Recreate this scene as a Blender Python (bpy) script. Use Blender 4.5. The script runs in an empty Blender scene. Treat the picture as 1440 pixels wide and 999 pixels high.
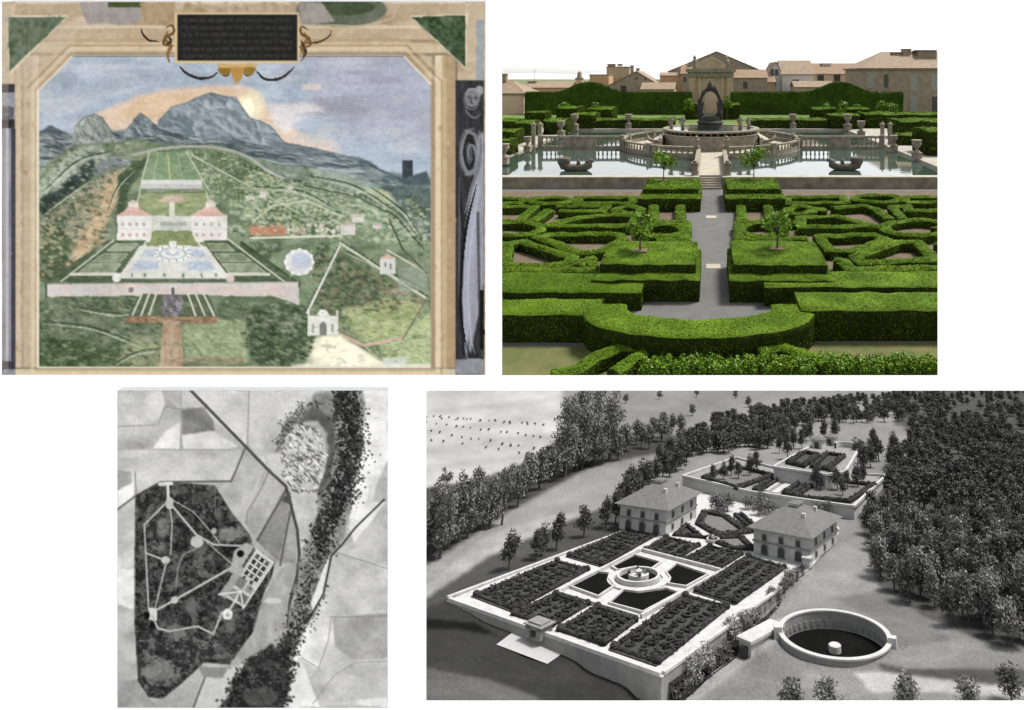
import bpy, math, random
import numpy as np
from mathutils import Vector, Matrix, noise as mnoise
random.seed(7); RNG = np.random.default_rng(7)
SC = bpy.context.scene
COL = SC.collection
PI = math.pi
F, PPX, PPY, H = 850.0, 1000.0, 105.0, 12.0      # focal length and principal point in photo pixels, eye height in metres
WALL_Y = 3.1

def at(px, py, z=0.0):
    """where the sight line through a photo pixel meets the level z"""
    Y = F*(H-z)/(py-PPY)
    return Vector(((px-PPX)/F*Y, Y, z))
def onY(px, py, Y):
    """the point of a sight line at depth Y"""
    return Vector(((px-PPX)/F*Y, Y, H-(py-PPY)/F*Y))

# ------------------------------------------------------------------ mesh builder
class MB:
    def __init__(s): s.v=[]; s.f=[]
    def add(s, vs, fs):
        b=len(s.v); s.v += [tuple(v) for v in vs]; s.f += [tuple(i+b for i in f) for f in fs]; return s
    def box(s, lo, hi, M=None):
        x0,y0,z0=lo; x1,y1,z1=hi
        vs=[Vector(p) for p in ((x0,y0,z0),(x1,y0,z0),(x1,y1,z0),(x0,y1,z0),(x0,y0,z1),(x1,y0,z1),(x1,y1,z1),(x0,y1,z1))]
        if M is not None: vs=[M@v for v in vs]
        return s.add(vs,[(0,3,2,1),(4,5,6,7),(0,1,5,4),(1,2,6,5),(2,3,7,6),(3,0,4,7)])
    def prism(s, poly, z0, z1, M=None):
        n=len(poly); vs=[Vector((p[0],p[1],z0)) for p in poly]+[Vector((p[0],p[1],z1)) for p in poly]
        if M is not None: vs=[M@v for v in vs]
        area=sum(poly[i][0]*poly[(i+1)%n][1]-poly[(i+1)%n][0]*poly[i][1] for i in range(n))
        fs=[tuple(reversed(range(n))),tuple(range(n,2*n))]+[(i,(i+1)%n,n+(i+1)%n,n+i) for i in range(n)]
        if area<0: fs=[tuple(reversed(f)) for f in fs]
        return s.add(vs,fs)
    def lathe(s, prof, n=12, c=(0,0,0), a0=0.0, a1=2*PI, M=None):
        full=abs(a1-a0-2*PI)<1e-6; k=n if full else n+1; vs=[]
        for r,z in prof:
            for i in range(k):
                a=a0+(a1-a0)*i/n; vs.append(Vector((c[0]+r*math.cos(a),c[1]+r*math.sin(a),c[2]+z)))
        if M is not None: vs=[M@v for v in vs]
        fs=[]
        for j in range(len(prof)-1):
            for i in range(n):
                i2=(i+1)%k; fs.append((j*k+i,j*k+i2,(j+1)*k+i2,(j+1)*k+i))
        return s.add(vs,fs)
    def tube(s, pts, r, n=6):
        pts=[Vector(p) for p in pts]; m=len(pts); rs=r if isinstance(r,(list,tuple)) else [r]*m; vs=[]
        for i,p in enumerate(pts):
            d=(pts[min(i+1,m-1)]-pts[max(i-1,0)]).normalized()
            u=d.orthogonal().normalized(); w=d.cross(u)
            vs += [p+rs[i]*(math.cos(2*PI*k/n)*u+math.sin(2*PI*k/n)*w) for k in range(n)]
        fs=[(j*n+i,j*n+(i+1)%n,(j+1)*n+(i+1)%n,(j+1)*n+i) for j in range(m-1) for i in range(n)]
        fs+=[tuple(reversed(range(n))),tuple(range((m-1)*n,m*n))]
        return s.add(vs,fs)
    def build(s, name, mat, parent=None, smooth=False, bevel=0.0):
        me=bpy.data.meshes.new(name); me.from_pydata(s.v,[],s.f); me.update()
        return link(name, me, mat, parent, smooth, bevel)
def link(name, me, mat, parent=None, smooth=False, bevel=0.0):
    o=bpy.data.objects.new(name, me); COL.objects.link(o)
    if mat is not None: me.materials.append(mat)
    if smooth: me.polygons.foreach_set('use_smooth',[True]*len(me.polygons))
    if bevel>0:
        b=o.modifiers.new('soft_edges','BEVEL'); b.width=bevel; b.segments=2; b.limit_method='ANGLE'
    if parent is not None: o.parent=parent
    return o
def np_mesh(name, V, Fc, mat, parent=None, smooth=False):
    """V: n x 3 array, Fc: m x 4 array of quads"""
    me=bpy.data.meshes.new(name); V=np.asarray(V,dtype=np.float32); Fc=np.asarray(Fc,dtype=np.int32)
    me.vertices.add(len(V)); me.vertices.foreach_set('co',V.ravel())
    me.loops.add(Fc.size); me.loops.foreach_set('vertex_index',Fc.ravel())
    me.polygons.add(len(Fc)); me.polygons.foreach_set('loop_start',np.arange(0,Fc.size,Fc.shape[1],dtype=np.int32))
    me.update(calc_edges=True); me.validate()
    return link(name, me, mat, parent, smooth)
def tag(o, label=None, cat=None, group=None, kind=None):
    if label: o['label']=label
    if cat: o['category']=cat
    if group: o['group']=group
    if kind: o['kind']=kind
    return o
def empty(name, loc=(0,0,0), rz=0.0, label=None, cat=None, group=None):
    o=bpy.data.objects.new(name,None); COL.objects.link(o); o.location=loc; o.rotation_euler=(0,0,rz); o.empty_display_size=0.2
    return tag(o,label,cat,group)
def copy_tree(o, parent=None):
    c=o.copy(); COL.objects.link(c)
    if parent is not None: c.parent=parent
    for ch in list(o.children): copy_tree(ch,c)
    return c

# ------------------------------------------------------------------ materials
def mat(name, col, rough=0.85, noise=0.0, scale=5.0, col2=None, detail=4.0, bump=0.0, bscale=None, island=0.0, spec=0.3, wave=None, metal=0.0):
    m=bpy.data.materials.new(name); m.use_nodes=True; nt=m.node_tree; N=nt.nodes; L=nt.links
    b=N['Principled BSDF']; b.inputs['Roughness'].default_value=rough; b.inputs['Metallic'].default_value=metal
    b.inputs['Specular IOR Level'].default_value=spec
    col=tuple(col) if not isinstance(col,(int,float)) else (col,col,col)
    if col2 is None: col2=tuple(c*(1-noise) for c in col); c1=tuple(min(1,c*(1+noise)) for c in col)
    else:
        c1=col; col2=tuple(col2) if not isinstance(col2,(int,float)) else (col2,)*3
    tc=N.new('ShaderNodeTexCoord'); n=N.new('ShaderNodeTexNoise'); n.inputs['Scale'].default_value=scale; n.inputs['Detail'].default_value=detail; n.inputs['Roughness'].default_value=0.62
    L.new(tc.outputs['Object'],n.inputs['Vector'])
    r=N.new('ShaderNodeValToRGB'); r.color_ramp.elements[0].position=0.34; r.color_ramp.elements[1].position=0.66
    r.color_ramp.elements[0].color=(*col2,1); r.color_ramp.elements[1].color=(*c1,1)
    L.new(n.outputs['Fac'],r.inputs['Fac']); out=r.outputs['Color']
    if island>0:
        g=N.new('ShaderNodeNewGeometry'); mr=N.new('ShaderNodeMapRange'); mr.inputs['To Min'].default_value=1-island; mr.inputs['To Max'].default_value=1+island
        L.new(g.outputs['Random Per Island'],mr.inputs['Value'])
        mx=N.new('ShaderNodeVectorMath'); mx.operation='SCALE'; L.new(out,mx.inputs[0]); L.new(mr.outputs[0],mx.inputs['Scale']); out=mx.outputs[0]
    if wave:
        w=N.new('ShaderNodeTexWave'); w.wave_type='BANDS'; w.bands_direction=wave[0]; w.inputs['Scale'].default_value=wave[1]; w.inputs['Distortion'].default_value=wave[2]; w.inputs['Detail'].default_value=2
        L.new(tc.outputs['Object'],w.inputs['Vector']); mr=N.new('ShaderNodeMapRange'); mr.inputs['To Min'].default_value=1-wave[3]; mr.inputs['To Max'].default_value=1+wave[3]
        L.new(w.outputs['Fac'],mr.inputs['Value']); mx=N.new('ShaderNodeVectorMath'); mx.operation='SCALE'; L.new(out,mx.inputs[0]); L.new(mr.outputs[0],mx.inputs['Scale']); out=mx.outputs[0]
    L.new(out,b.inputs['Base Color'])
    if bump>0:
        n2=N.new('ShaderNodeTexNoise'); n2.inputs['Scale'].default_value=bscale or scale*4; n2.inputs['Detail'].default_value=5
        L.new(tc.outputs['Object'],n2.inputs['Vector'])
        bp=N.new('ShaderNodeBump'); bp.inputs['Strength'].default_value=min(1,bump); bp.inputs['Distance'].default_value=0.05
        L.new(n2.outputs['Fac'],bp.inputs['Height']); L.new(bp.outputs['Normal'],b.inputs['Normal'])
    return m
def attr_mat(name, rough=0.9, scale=30.0, amt=0.06, bump=0.0, spec=0.2):
    """a surface whose pigment is stored in the mesh, with fine grain on top"""
    m=bpy.data.materials.new(name); m.use_nodes=True; nt=m.node_tree; N=nt.nodes; L=nt.links; b=N['Principled BSDF']
    b.inputs['Roughness'].default_value=rough; b.inputs['Specular IOR Level'].default_value=spec
    a=N.new('ShaderNodeAttribute'); a.attribute_name='pigment'; tc=N.new('ShaderNodeTexCoord')
    n=N.new('ShaderNodeTexNoise'); n.inputs['Scale'].default_value=scale; n.inputs['Detail'].default_value=5; L.new(tc.outputs['Object'],n.inputs['Vector'])
    mr=N.new('ShaderNodeMapRange'); mr.inputs['From Min'].default_value=0.3; mr.inputs['From Max'].default_value=0.7; mr.inputs['To Min'].default_value=1-amt; mr.inputs['To Max'].default_value=1+amt; L.new(n.outputs['Fac'],mr.inputs['Value'])
    mx=N.new('ShaderNodeVectorMath'); mx.operation='SCALE'; L.new(a.outputs['Color'],mx.inputs[0]); L.new(mr.outputs[0],mx.inputs['Scale']); L.new(mx.outputs[0],b.inputs['Base Color'])
    if bump>0:
        bp=N.new('ShaderNodeBump'); bp.inputs['Strength'].default_value=bump; bp.inputs['Distance'].default_value=0.03; L.new(n.outputs['Fac'],bp.inputs['Height']); L.new(bp.outputs['Normal'],b.inputs['Normal'])
    return m

# ------------------------------------------------------------------ foliage
def quads_at(P, N_, size, tilt=0.6, aspect=1.6, rng=RNG):
    """leaf-sized quads at points P, turned roughly along the normals N_"""
    n=len(P)
    if n==0: return np.zeros((0,3)),np.zeros((0,4),int)
    D=N_+rng.normal(0,tilt,(n,3)); D/=np.linalg.norm(D,axis=1)[:,None]+1e-9
    R=rng.normal(0,1,(n,3)); U=np.cross(D,R); U/=np.linalg.norm(U,axis=1)[:,None]+1e-9; W=np.cross(D,U)
    s=(size*rng.uniform(0.6,1.35,n))[:,None]*0.5
    V=np.stack([P-U*s*aspect, P-W*s*0.8, P+U*s*aspect, P+W*s*0.8],axis=1).reshape(-1,3)
    return V, np.arange(4*n).reshape(-1,4)
def vnoise(P, sc, seed=0.0):
    return np.array([mnoise.noise(Vector((p[0]*sc+seed,p[1]*sc-seed,p[2]*sc+seed*0.3))) for p in P])

def resample(pts, step, closed):
    pts=[Vector((p[0],p[1])) for p in pts]
    if closed: pts=pts+[pts[0]]
    out=[]
    for a,b in zip(pts[:-1],pts[1:]):
        n=max(1,int(round((b-a).length/step)))
        out += [a.lerp(b,i/n) for i in range(n)]
    if not closed: out.append(pts[-1])
    return out
def hedge_geo(pts, width, h, z0=0.0, step=0.35, closed=False, dens=60, leaf=0.09, amp=0.04, ntop=None, rng=RNG, round_=0.12, side=0.36):
    """clipped hedge along a line: a lumpy rounded body under a coat of leaf-sized faces"""
    p=resample(pts, step, closed); n=len(p); w=width/2
    ws = w if not callable(width) else None
    nt=ntop or max(2,int(width/step)); ns=max(2,int(h/step))
    prof=[]
    for i in range(ns+1): prof.append((-1.0, (h-round_)*i/ns, 0))
    for i in range(1,nt): prof.append((-1+2*i/nt, h, 1))
    for i in range(ns+1): prof.append((1.0,(h-round_)*(1-i/ns),0))
    k=len(prof); V=np.zeros((n,k,3)); 
    for i in range(n):
        a=p[(i-1)%n] if (closed or i>0) else p[i]; b=p[(i+1)%n] if (closed or i<n-1) else p[i]
        t1=(p[i]-a); t2=(b-p[i])
        t1=t1.normalized() if t1.length>1e-6 else t2.normalized(); t2=t2.normalized() if t2.length>1e-6 else t1
        t=(t1+t2); t=t.normalized() if t.length>1e-4 else t1
        m=1/max(0.45,t.dot(t1)); nx=Vector((-t.y,t.x))*w*m
        for j,(s,z,top) in enumerate(prof):
            V[i,j]=(p[i].x+nx.x*s*(1-0.0), p[i].y+nx.y*s, z0+z)
    rnd=V.reshape(-1,3); 
    nz=np.stack([vnoise(rnd,0.9/max(step,0.2)*0.4,3.1),vnoise(rnd,0.9/max(step,0.2)*0.4,17.7),vnoise(rnd,0.9/max(step,0.2)*0.4,41.3)],axis=1)
    fl=(rnd[:,2]>z0+0.01)[:,None]
    V=(rnd+nz*amp*2*fl)
    Fc=[]
    nn=n if closed else n-1
    for i in range(nn):
        i2=(i+1)%n
        for j in range(k-1): Fc.append((i*k+j, i*k+j+1, i2*k+j+1, i2*k+j))
    if not closed:
        for e in (0,n-1):
            for j in range(k//2):
                q=(e*k+j,e*k+k-1-j,e*k+k-2-j,e*k+j+1)
                if j+1>=k-2-j: 
                    if k-2-j==j: continue
                if len(set(q))==4: Fc.append(q if e==0 else q[::-1])
    Fc=np.array(Fc)
    A,B,C,D=(V[Fc[:,i]] for i in range(4)); NN=np.cross(C-A,D-B); ar=np.linalg.norm(NN,axis=1)/2; NN/=np.linalg.norm(NN,axis=1)[:,None]+1e-9
    # keep normals pointing out of the body
    patch=np.clip(1.0+1.3*vnoise((A+C)/2,0.8,5.5),0.35,1.3); cnt=rng.poisson(ar*dens*np.where(np.abs(NN[:,2])>0.5,1.0,side)*patch); idx=np.repeat(np.arange(len(Fc)),cnt)
    u=rng.random((len(idx),1)); v=rng.random((len(idx),1))
    P=(A[idx]*(1-u)+B[idx]*u)*(1-v)+(D[idx]*(1-u)+C[idx]*u)*v
    Nl=NN[idx].copy(); Nl[P[:,2]>z0+h-round_*0.7]=(0,0,1)
    P=P+Nl*rng.uniform(-0.3,0.55,(len(idx),1))*leaf
    LV,LF=quads_at(P,Nl,np.full(len(idx),leaf),0.30)
    return V,Fc,LV,LF
def join2(gs):
    Vs=[];Fs=[];b=0
    for V,Fc in gs: Vs.append(V);Fs.append(Fc+b);b+=len(V)
    return np.vstack(Vs),np.vstack(Fs)
def join_geo(gs):
    out=[[],[],[],[]]; b=c=0
    for V,Fc,LV,LF in gs:
        out[0].append(V); out[1].append(Fc+b); out[2].append(LV); out[3].append(LF+c); b+=len(V); c+=len(LV)
    return tuple(np.vstack(o) for o in out)
def hedge_mesh(name,g,leafmat,inner,parent=None):
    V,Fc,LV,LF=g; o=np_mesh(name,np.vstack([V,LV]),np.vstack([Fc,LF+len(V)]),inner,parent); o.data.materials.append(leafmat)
    A,B,C,D=(V[Fc[:,i]] for i in range(4)); NN=np.cross(C-A,D-B); up=np.abs(NN[:,2])/(np.linalg.norm(NN,axis=1)+1e-9)>0.6      # the clipped top is a closed mat of leaves, the sides take a darker tone as painted shade
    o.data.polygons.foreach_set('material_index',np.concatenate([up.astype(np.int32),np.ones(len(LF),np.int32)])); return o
def crown_geo(blobs, n, leaf, tilt=1.0, rng=RNG, hollow=0.45):
    """leaf clumps through the volume of several overlapping ellipsoids (x,y,z,rx,ry,rz)"""
    bl=np.array(blobs,float); vol=np.cbrt(bl[:,3]*bl[:,4]*bl[:,5])**2; pk=rng.choice(len(bl),n,p=vol/vol.sum())
    d=rng.normal(0,1,(n,3)); d/=np.linalg.norm(d,axis=1)[:,None]; r=rng.uniform(hollow,1.05,n)[:,None]
    P=bl[pk,:3]+d*r*bl[pk,3:6]
    return quads_at(P,d,np.full(n,leaf),tilt)
# ================================================================== camera, light, sky
cam=bpy.data.cameras.new('camera'); co=bpy.data.objects.new('camera',cam); COL.objects.link(co); SC.camera=co
co.location=(0,0,H); co.rotation_euler=(PI/2,0,0)
cam.sensor_fit='HORIZONTAL'; cam.sensor_width=36.0; cam.lens=36.0*F/1440.0
cam.shift_x=-(PPX-720.0)/1440.0; cam.shift_y=-(499.5-PPY)/1440.0
cam.clip_start=0.1; cam.clip_end=8000
SUN_DIR=Vector((0.50,0.42,0.98)).normalized()          # towards the sun: high, behind the garden, to the right
wd=bpy.data.worlds.new('World'); SC.world=wd; wd.use_nodes=True; nt=wd.node_tree
bg=nt.nodes['Background']; sky=nt.nodes.new('ShaderNodeTexSky'); sky.sky_type='NISHITA'; sky.sun_disc=False
sky.sun_elevation=math.asin(SUN_DIR.z); sky.sun_rotation=math.atan2(SUN_DIR.x,SUN_DIR.y); sky.dust_density=1.0; sky.air_density=1.0; sky.ozone_density=1.0
hs=nt.nodes.new('ShaderNodeHueSaturation'); hs.inputs['Saturation'].default_value=0.12
nt.links.new(sky.outputs[0],hs.inputs['Color']); nt.links.new(hs.outputs[0],bg.inputs['Color']); bg.inputs['Strength'].default_value=0.055
sl=bpy.data.lights.new('sun','SUN'); sl.energy=1.5; sl.angle=math.radians(14); sl.color=(1.0,0.97,0.92)
so=bpy.data.objects.new('sun',sl); COL.objects.link(so); so.rotation_euler=SUN_DIR.to_track_quat('Z','Y').to_euler(); so.location=(20,40,60)
SC.view_settings.view_transform='Standard'; SC.view_settings.look='None'; SC.view_settings.gamma=1.0; SC.view_settings.exposure=2.12
SC.view_settings.use_curve_mapping=False
SC.cycles.max_bounces=6; SC.cycles.diffuse_bounces=3; SC.cycles.glossy_bounces=3; SC.cycles.transparent_max_bounces=4

# ================================================================== the white display wall with its two openings
M_wall=mat('white_plaster',(0.92,0.92,0.92),0.9,0.005,3.0,spec=0.1)
def build_wall():
    y0,y1=WALL_Y,WALL_Y+0.05; zb=7.4
    holes=[(706,0.5-6,1318.5,528),(599.5,549.5,1445,992)]
    holes=[(706,-8,1318.5,528),(599.5,549.5,1500,992)]
    m=MB()
    def pt(px,py,y,grow=0): 
        p=onY(px,py,WALL_Y); return Vector((p.x,y,p.z))
    g=14
    def layer(y,hs,flip):
        xs=sorted({-420,1930}|{h[0] for h in hs}|{h[2] for h in hs}); ys=sorted({-150,1190}|{h[1] for h in hs}|{h[3] for h in hs})
        for i in range(len(xs)-1):
            for j in range(len(ys)-1):
                cx=(xs[i]+xs[i+1])/2; cy=(ys[j]+ys[j+1])/2
                if any(h[0]<cx<h[2] and h[1]<cy<h[3] for h in hs): continue
                q=[pt(xs[i],ys[j+1],y),pt(xs[i+1],ys[j+1],y),pt(xs[i+1],ys[j],y),pt(xs[i],ys[j],y)]
                m.add(q if not flip else q[::-1],[(0,1,2,3)])
    big=[(a-g,b-g,c+g,d+8) if b>500 else (a-g,b-g,c+g,d+g*0.5) for a,b,c,d in holes]
    layer(y0,holes,False); layer(y1,big,True)
    for h,k in zip(holes,big):
        A=[pt(h[0],h[1],y0),pt(h[2],h[1],y0),pt(h[2],h[3],y0),pt(h[0],h[3],y0)]
        B=[pt(k[0],k[1],y1),pt(k[2],k[1],y1),pt(k[2],k[3],y1),pt(k[0],k[3],y1)]
        for i in range(4): m.add([A[i],A[(i+1)%4],B[(i+1)%4],B[i]],[(0,1,2,3)])
    A=[pt(-420,-150,y0),pt(1930,-150,y0),pt(1930,1190,y0),pt(-420,1190,y0)]; B=[Vector((a.x,y1,a.z)) for a in A]
    for i in range(4): m.add([A[(i+1)%4],A[i],B[i],B[(i+1)%4]],[(0,1,2,3)])
    o=m.build('display_wall',M_wall)
    tag(o,'tall plain white wall with two large open windows, carrying the fresco and the aerial photograph','wall')
build_wall()
M_bounce=mat('pale_bounce_gravel',(0.74,0.73,0.71),0.95,0.08,6.0,bump=0.3)
t=MB().box((-40,-40,7.1),(40,WALL_Y+0.06,7.4)).build('terrace',M_bounce); tag(t,kind='structure')  # unseen ground added on the camera side, pale to bounce light onto the wall
# ================================================================== formal garden seen through the upper window
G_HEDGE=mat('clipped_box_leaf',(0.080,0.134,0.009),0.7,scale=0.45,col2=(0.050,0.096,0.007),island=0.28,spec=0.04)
G_SIDESHADE=mat('twigs_with_painted_shade',(0.024,0.034,0.007),0.95,scale=3.0,col2=(0.012,0.017,0.004),spec=0.0)  # twig colour taken near black, painting shade onto the hedge sides
G_DARK=mat('dark_yew_leaf',(0.045,0.085,0.010),0.65,scale=0.35,col2=(0.028,0.055,0.008),island=0.45,spec=0.04)
G_BRIGHT=mat('bright_laurel_leaf',(0.13,0.22,0.016),0.45,scale=0.8,col2=(0.08,0.16,0.010),island=0.4,spec=0.15)
M_bark=mat('brown_bark',(0.09,0.065,0.045),0.9,0.25,8.0)
M_path=mat('grey_gravel',(0.108,0.106,0.100),0.95,scale=0.9,col2=(0.082,0.081,0.077),detail=9,bump=0.4,bscale=14.0)
M_soil=mat('brown_bed_soil',(0.125,0.088,0.060),0.95,scale=0.9,col2=(0.075,0.060,0.036),detail=8,bump=0.5,bscale=9)
M_lawn=mat('dry_lawn_grass',(0.115,0.105,0.040),0.95,scale=0.8,col2=(0.055,0.075,0.018),detail=8,bump=0.5,bscale=10)
M_stone=mat('weathered_stone',(0.25,0.22,0.165),0.9,scale=1.1,col2=(0.13,0.114,0.083),detail=8,bump=0.35,bscale=6)
M_stone_pale=mat('pale_stone_paving',(0.36,0.33,0.265),0.9,scale=0.8,col2=(0.25,0.225,0.175),detail=7,bump=0.2,bscale=6)
M_stone_dark=mat('blackened_stone',(0.045,0.043,0.038),0.85,scale=1.2,col2=(0.02,0.02,0.018),detail=8,bump=0.4,bscale=5)
M_land=mat('far_ground',(0.10,0.12,0.05),0.95,0.25,0.05)

g=MB().box((-1500,23.35,-0.05),(1500,4000,-0.02)).build('ground',M_land); tag(g,kind='structure')
def sheet(name,poly,z,m,kind='structure'):
    b=MB(); b.add([Vector((p[0],p[1],z)) for p in poly],[tuple(range(len(poly)))]); o=b.build(name,m); tag(o,kind=kind); return o
sheet('gravel',[(-45,23.4),(45,23.4),(45,64.2),(-45,64.2)],0.0,M_path)
def pxpoly(l,z=0.0): return [at(x,y,z) for x,y in l]
sheet('soil_bed',pxpoly([(560,390),(905,392),(965,380),(965,270),(560,270)]),0.004,M_soil)
sheet('soil_bed',pxpoly([(1034,385),(1500,392),(1500,269),(1034,269)]),0.004,M_soil)
lw=sheet('lawn',[(-14,23.4),(-2.7,23.4),(-2.7,26.6),(-14,26.6)],0.008,M_lawn)
lw2=sheet('lawn',[(14,23.4),(3.3,23.4),(3.3,27.0),(14,27.0)],0.008,M_lawn)
# paved markers in the gravel path
for i,(px,py) in enumerate(((1000,305.5),(1003,375))):
    p=at(px,py,0); o=MB().box((p.x-0.45,p.y-0.45,0.002),(p.x+0.45,p.y+0.45,0.03)).build('path_slab',M_stone_pale,bevel=0.01)
    tag(o,['small square pale slab set in the grey path beyond the big hedge blocks','square pale slab set in the grey path between the big hedge blocks'][i],'paving slab','slabs in the central path')

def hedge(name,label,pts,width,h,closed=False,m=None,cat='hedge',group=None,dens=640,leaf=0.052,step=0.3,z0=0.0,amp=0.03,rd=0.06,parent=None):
    o=hedge_mesh(name,hedge_geo(pts,width,h,z0,step,closed,dens,leaf,amp,round_=rd),m or G_HEDGE,G_SIDESHADE,parent)
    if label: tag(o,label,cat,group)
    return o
def U3(u,v): return (700+u*320/1102.0, 240+v*290/999.0)
def U4(u,v): return (1000+u*320/1102.0, 240+v*290/999.0)
def top3(l,z): return [at(*U3(u,v),z) for u,v in l]
def top4(l,z): return [at(*U4(u,v),z) for u,v in l]
GF='tall clipped hedges across the front of the garden'
# first row: left arm, bowed middle, right arm
hedge('clipped_hedge','long straight flat-topped hedge left of the bowed hedge, nearest row',[(-13.5,28.05),(-5.15,28.05)],2.0,1.27,group=GF)
hedge('clipped_hedge','long straight flat-topped hedge right of the bowed hedge, nearest row',[(13.5,28.35),(4.05,28.35)],2.3,1.42,group=GF)
arc=[]
for i in range(17):
    a=PI*(i/16.0); arc.append((-0.55-4.35*math.cos(a)*(1 if i<8 else 1.0), 28.15-2.55*math.sin(a)**0.75 if 0<i<16 else 28.15))
hedge('clipped_hedge','thick bowed hedge curving round the near end of the grey path',arc,1.95,1.3,group=GF)
# second row
hedge('clipped_hedge','straight hedge ending at the path, in front of the left two-tier block',[(-13.5,32.2),(-3.55,32.2)],3.0,0.98,group=GF)
hedge('clipped_hedge','straight hedge ending at the path, in front of the right two-tier block',[(13.8,32.5),(2.75,32.5)],2.5,1.05,group=GF)
# two-tier blocks with a small tree in the top
def block(label,x0,x1,y0,y1,yu,dens=560,leaf=0.055,tree=None,tlabel=None,zl=1.2,zu=1.72):
    r=empty('hedge_block',((x0+x1)/2,y0,0),0,label,'hedge','two-tier hedge blocks along the path')
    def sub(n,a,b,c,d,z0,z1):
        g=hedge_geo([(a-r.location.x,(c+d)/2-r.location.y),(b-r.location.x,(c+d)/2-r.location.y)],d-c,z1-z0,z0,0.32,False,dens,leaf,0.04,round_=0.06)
        return hedge_mesh(n,g,G_HEDGE,G_SIDESHADE,r)
    sub('lower_tier',x0,x1,y0,y1,0,zl); i=0.22
    sub('upper_tier',x0+i,x1-i,yu,y1-0.1,zl-0.15,zu)
    px,py=tree; p=at(px,py,zu)
    s=MB().box((p.x-r.location.x-0.42,p.y-r.location.y-0.3,zu-0.1),(p.x-r.location.x+0.42,p.y-r.location.y+0.3,zu+0.045)).build('earth_square',M_soil,r)
    return p
def sapling(p,label,hh,rw,px_lean=0):
    t=empty('young_tree',p,0,label,'tree','young trees in the hedge blocks')
    m=MB(); m.tube([(0,0,-0.1),(0.02,0,hh*0.35),(0.05*px_lean,0,hh*0.6)],[0.06,0.045,0.03])
    blobs=[]
    for k in range(11):
        a=k*2.4; q=Vector((math.cos(a)*rw*0.72*random.uniform(.3,1.1),math.sin(a)*rw*0.6,hh*random.uniform(0.45,0.88)))
        m.tube([(0.02,0,hh*0.33),q*0.6+Vector((0,0,hh*0.16)),q],[0.03,0.02,0.01],5); blobs.append((q.x,q.y,q.z,rw*0.44,rw*0.42,hh*0.2))
    m.build('trunk',M_bark,t,True)
    V,Fc=crown_geo(blobs,620,0.10*hh/1.6,hollow=0.1); np_mesh('crown',V,Fc,G_BRIGHT,t)
p=block('large two-tier clipped hedge block left of the path, near the bowed hedge',-6.3,-0.62,31.9,37.6,32.9,tree=(900,353)); sapling(p,'young leafy tree rising from the big left hedge block',2.2,0.95)
p=block('large two-tier clipped hedge block right of the path, near the bowed hedge',0.98,6.55,31.8,37.7,32.8,tree=(1093,350)); sapling(p,'young leafy tree rising from the big right hedge block',2.5,1.05)
p=block('small two-tier clipped hedge block left of the path, by the pond wall',-6.35,-0.95,52.8,60.0,54.6,230,0.1,tree=(933,254)); sapling(p,'young leafy tree on the small left hedge block before the pond',3.1,1.3)
p=block('small two-tier clipped hedge block right of the path, by the pond wall',1.25,6.5,52.8,60.2,54.6,230,0.1,tree=(1060,252)); sapling(p,'young leafy tree on the small right hedge block before the pond',3.2,1.45)
# parterre scrolls
GP='low scroll hedges of the parterre'
def el(cu,cv,ru,rv,n=22,a0=0,a1=2*PI): return [(cu+ru*math.cos(a0+(a1-a0)*i/n),cv+rv*math.sin(a0+(a1-a0)*i/n)) for i in range(n)]
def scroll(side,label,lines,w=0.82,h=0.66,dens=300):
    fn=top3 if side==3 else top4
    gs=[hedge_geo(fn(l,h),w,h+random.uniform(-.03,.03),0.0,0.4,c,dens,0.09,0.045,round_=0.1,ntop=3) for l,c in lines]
    o=hedge_mesh('parterre_hedge',join_geo(gs),G_HEDGE,G_SIDESHADE); tag(o,label,'hedge',GP)
L3=[('low hedge bars beside the pond walk at the far left of the left parterre',[([(-420,128),(118,128)],0),([(118,128),(125,150)],0),([(-420,155),(125,155)],0)]),
 ('oval hedge ring beside the pond walk in the left parterre',[(el(255,142,100,15),1)]),
 ('narrow closed bar of hedge beside the pond walk, next to the small left block',[([(390,128),(655,126),(655,155),(385,155)],1)]),
 ('angled hedge loop bordering the pond-side beds of the left parterre',[([(-420,175),(175,172),(105,240),(-420,250)],0)]),
 ('slanting double hedge bar in the left parterre',[([(165,240),(250,185)],0),([(285,170),(525,168),(495,200)],0),([(300,190),(490,192)],0)]),
 ('pointed hedge loop narrowing away from the path in the left parterre',[([(235,262),(400,224),(540,210),(670,212),(655,262),(420,266)],1)]),
 ('small round hedge ring behind the young tree of the left block',[(el(632,186,62,16),1)]),
 ('arrow-shaped hedge loop around a brown bed in the left parterre',[([(195,315),(245,302),(590,302),(605,325),(510,378),(400,392)],1)]),
 ('large slanting hedge loop around a gravelly bed at the edge of the left parterre',[([(45,350),(115,335),(360,412),(345,442),(170,455),(35,455)],1),([(-300,330),(20,350),(30,450)],0)]),
 ('straight border hedge closing the left parterre behind the second row',[([(-420,474),(470,474)],0)]),
 ('swelling round hedge at the middle of the left parterre',[(el(80,275,130,32),1),([(-420,250),(-60,275),(-420,300)],0)]),
 ('short curled hedge against the big left block',[([(385,452),(400,432),(470,418)],0),([(430,445),(480,440)],0)]),
 ('hedge ring close to the path in the left parterre',[(el(800,283,105,30),1),([(720,242),(910,242)],0),([(910,244),(908,332),(770,332)],0)]),
 ('pair of short hedge bars leading to the small left block',[([(757,165),(752,236)],0),([(885,165),(885,236)],0)])]
for l,ls in L3: scroll(3,l,ls)
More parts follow.
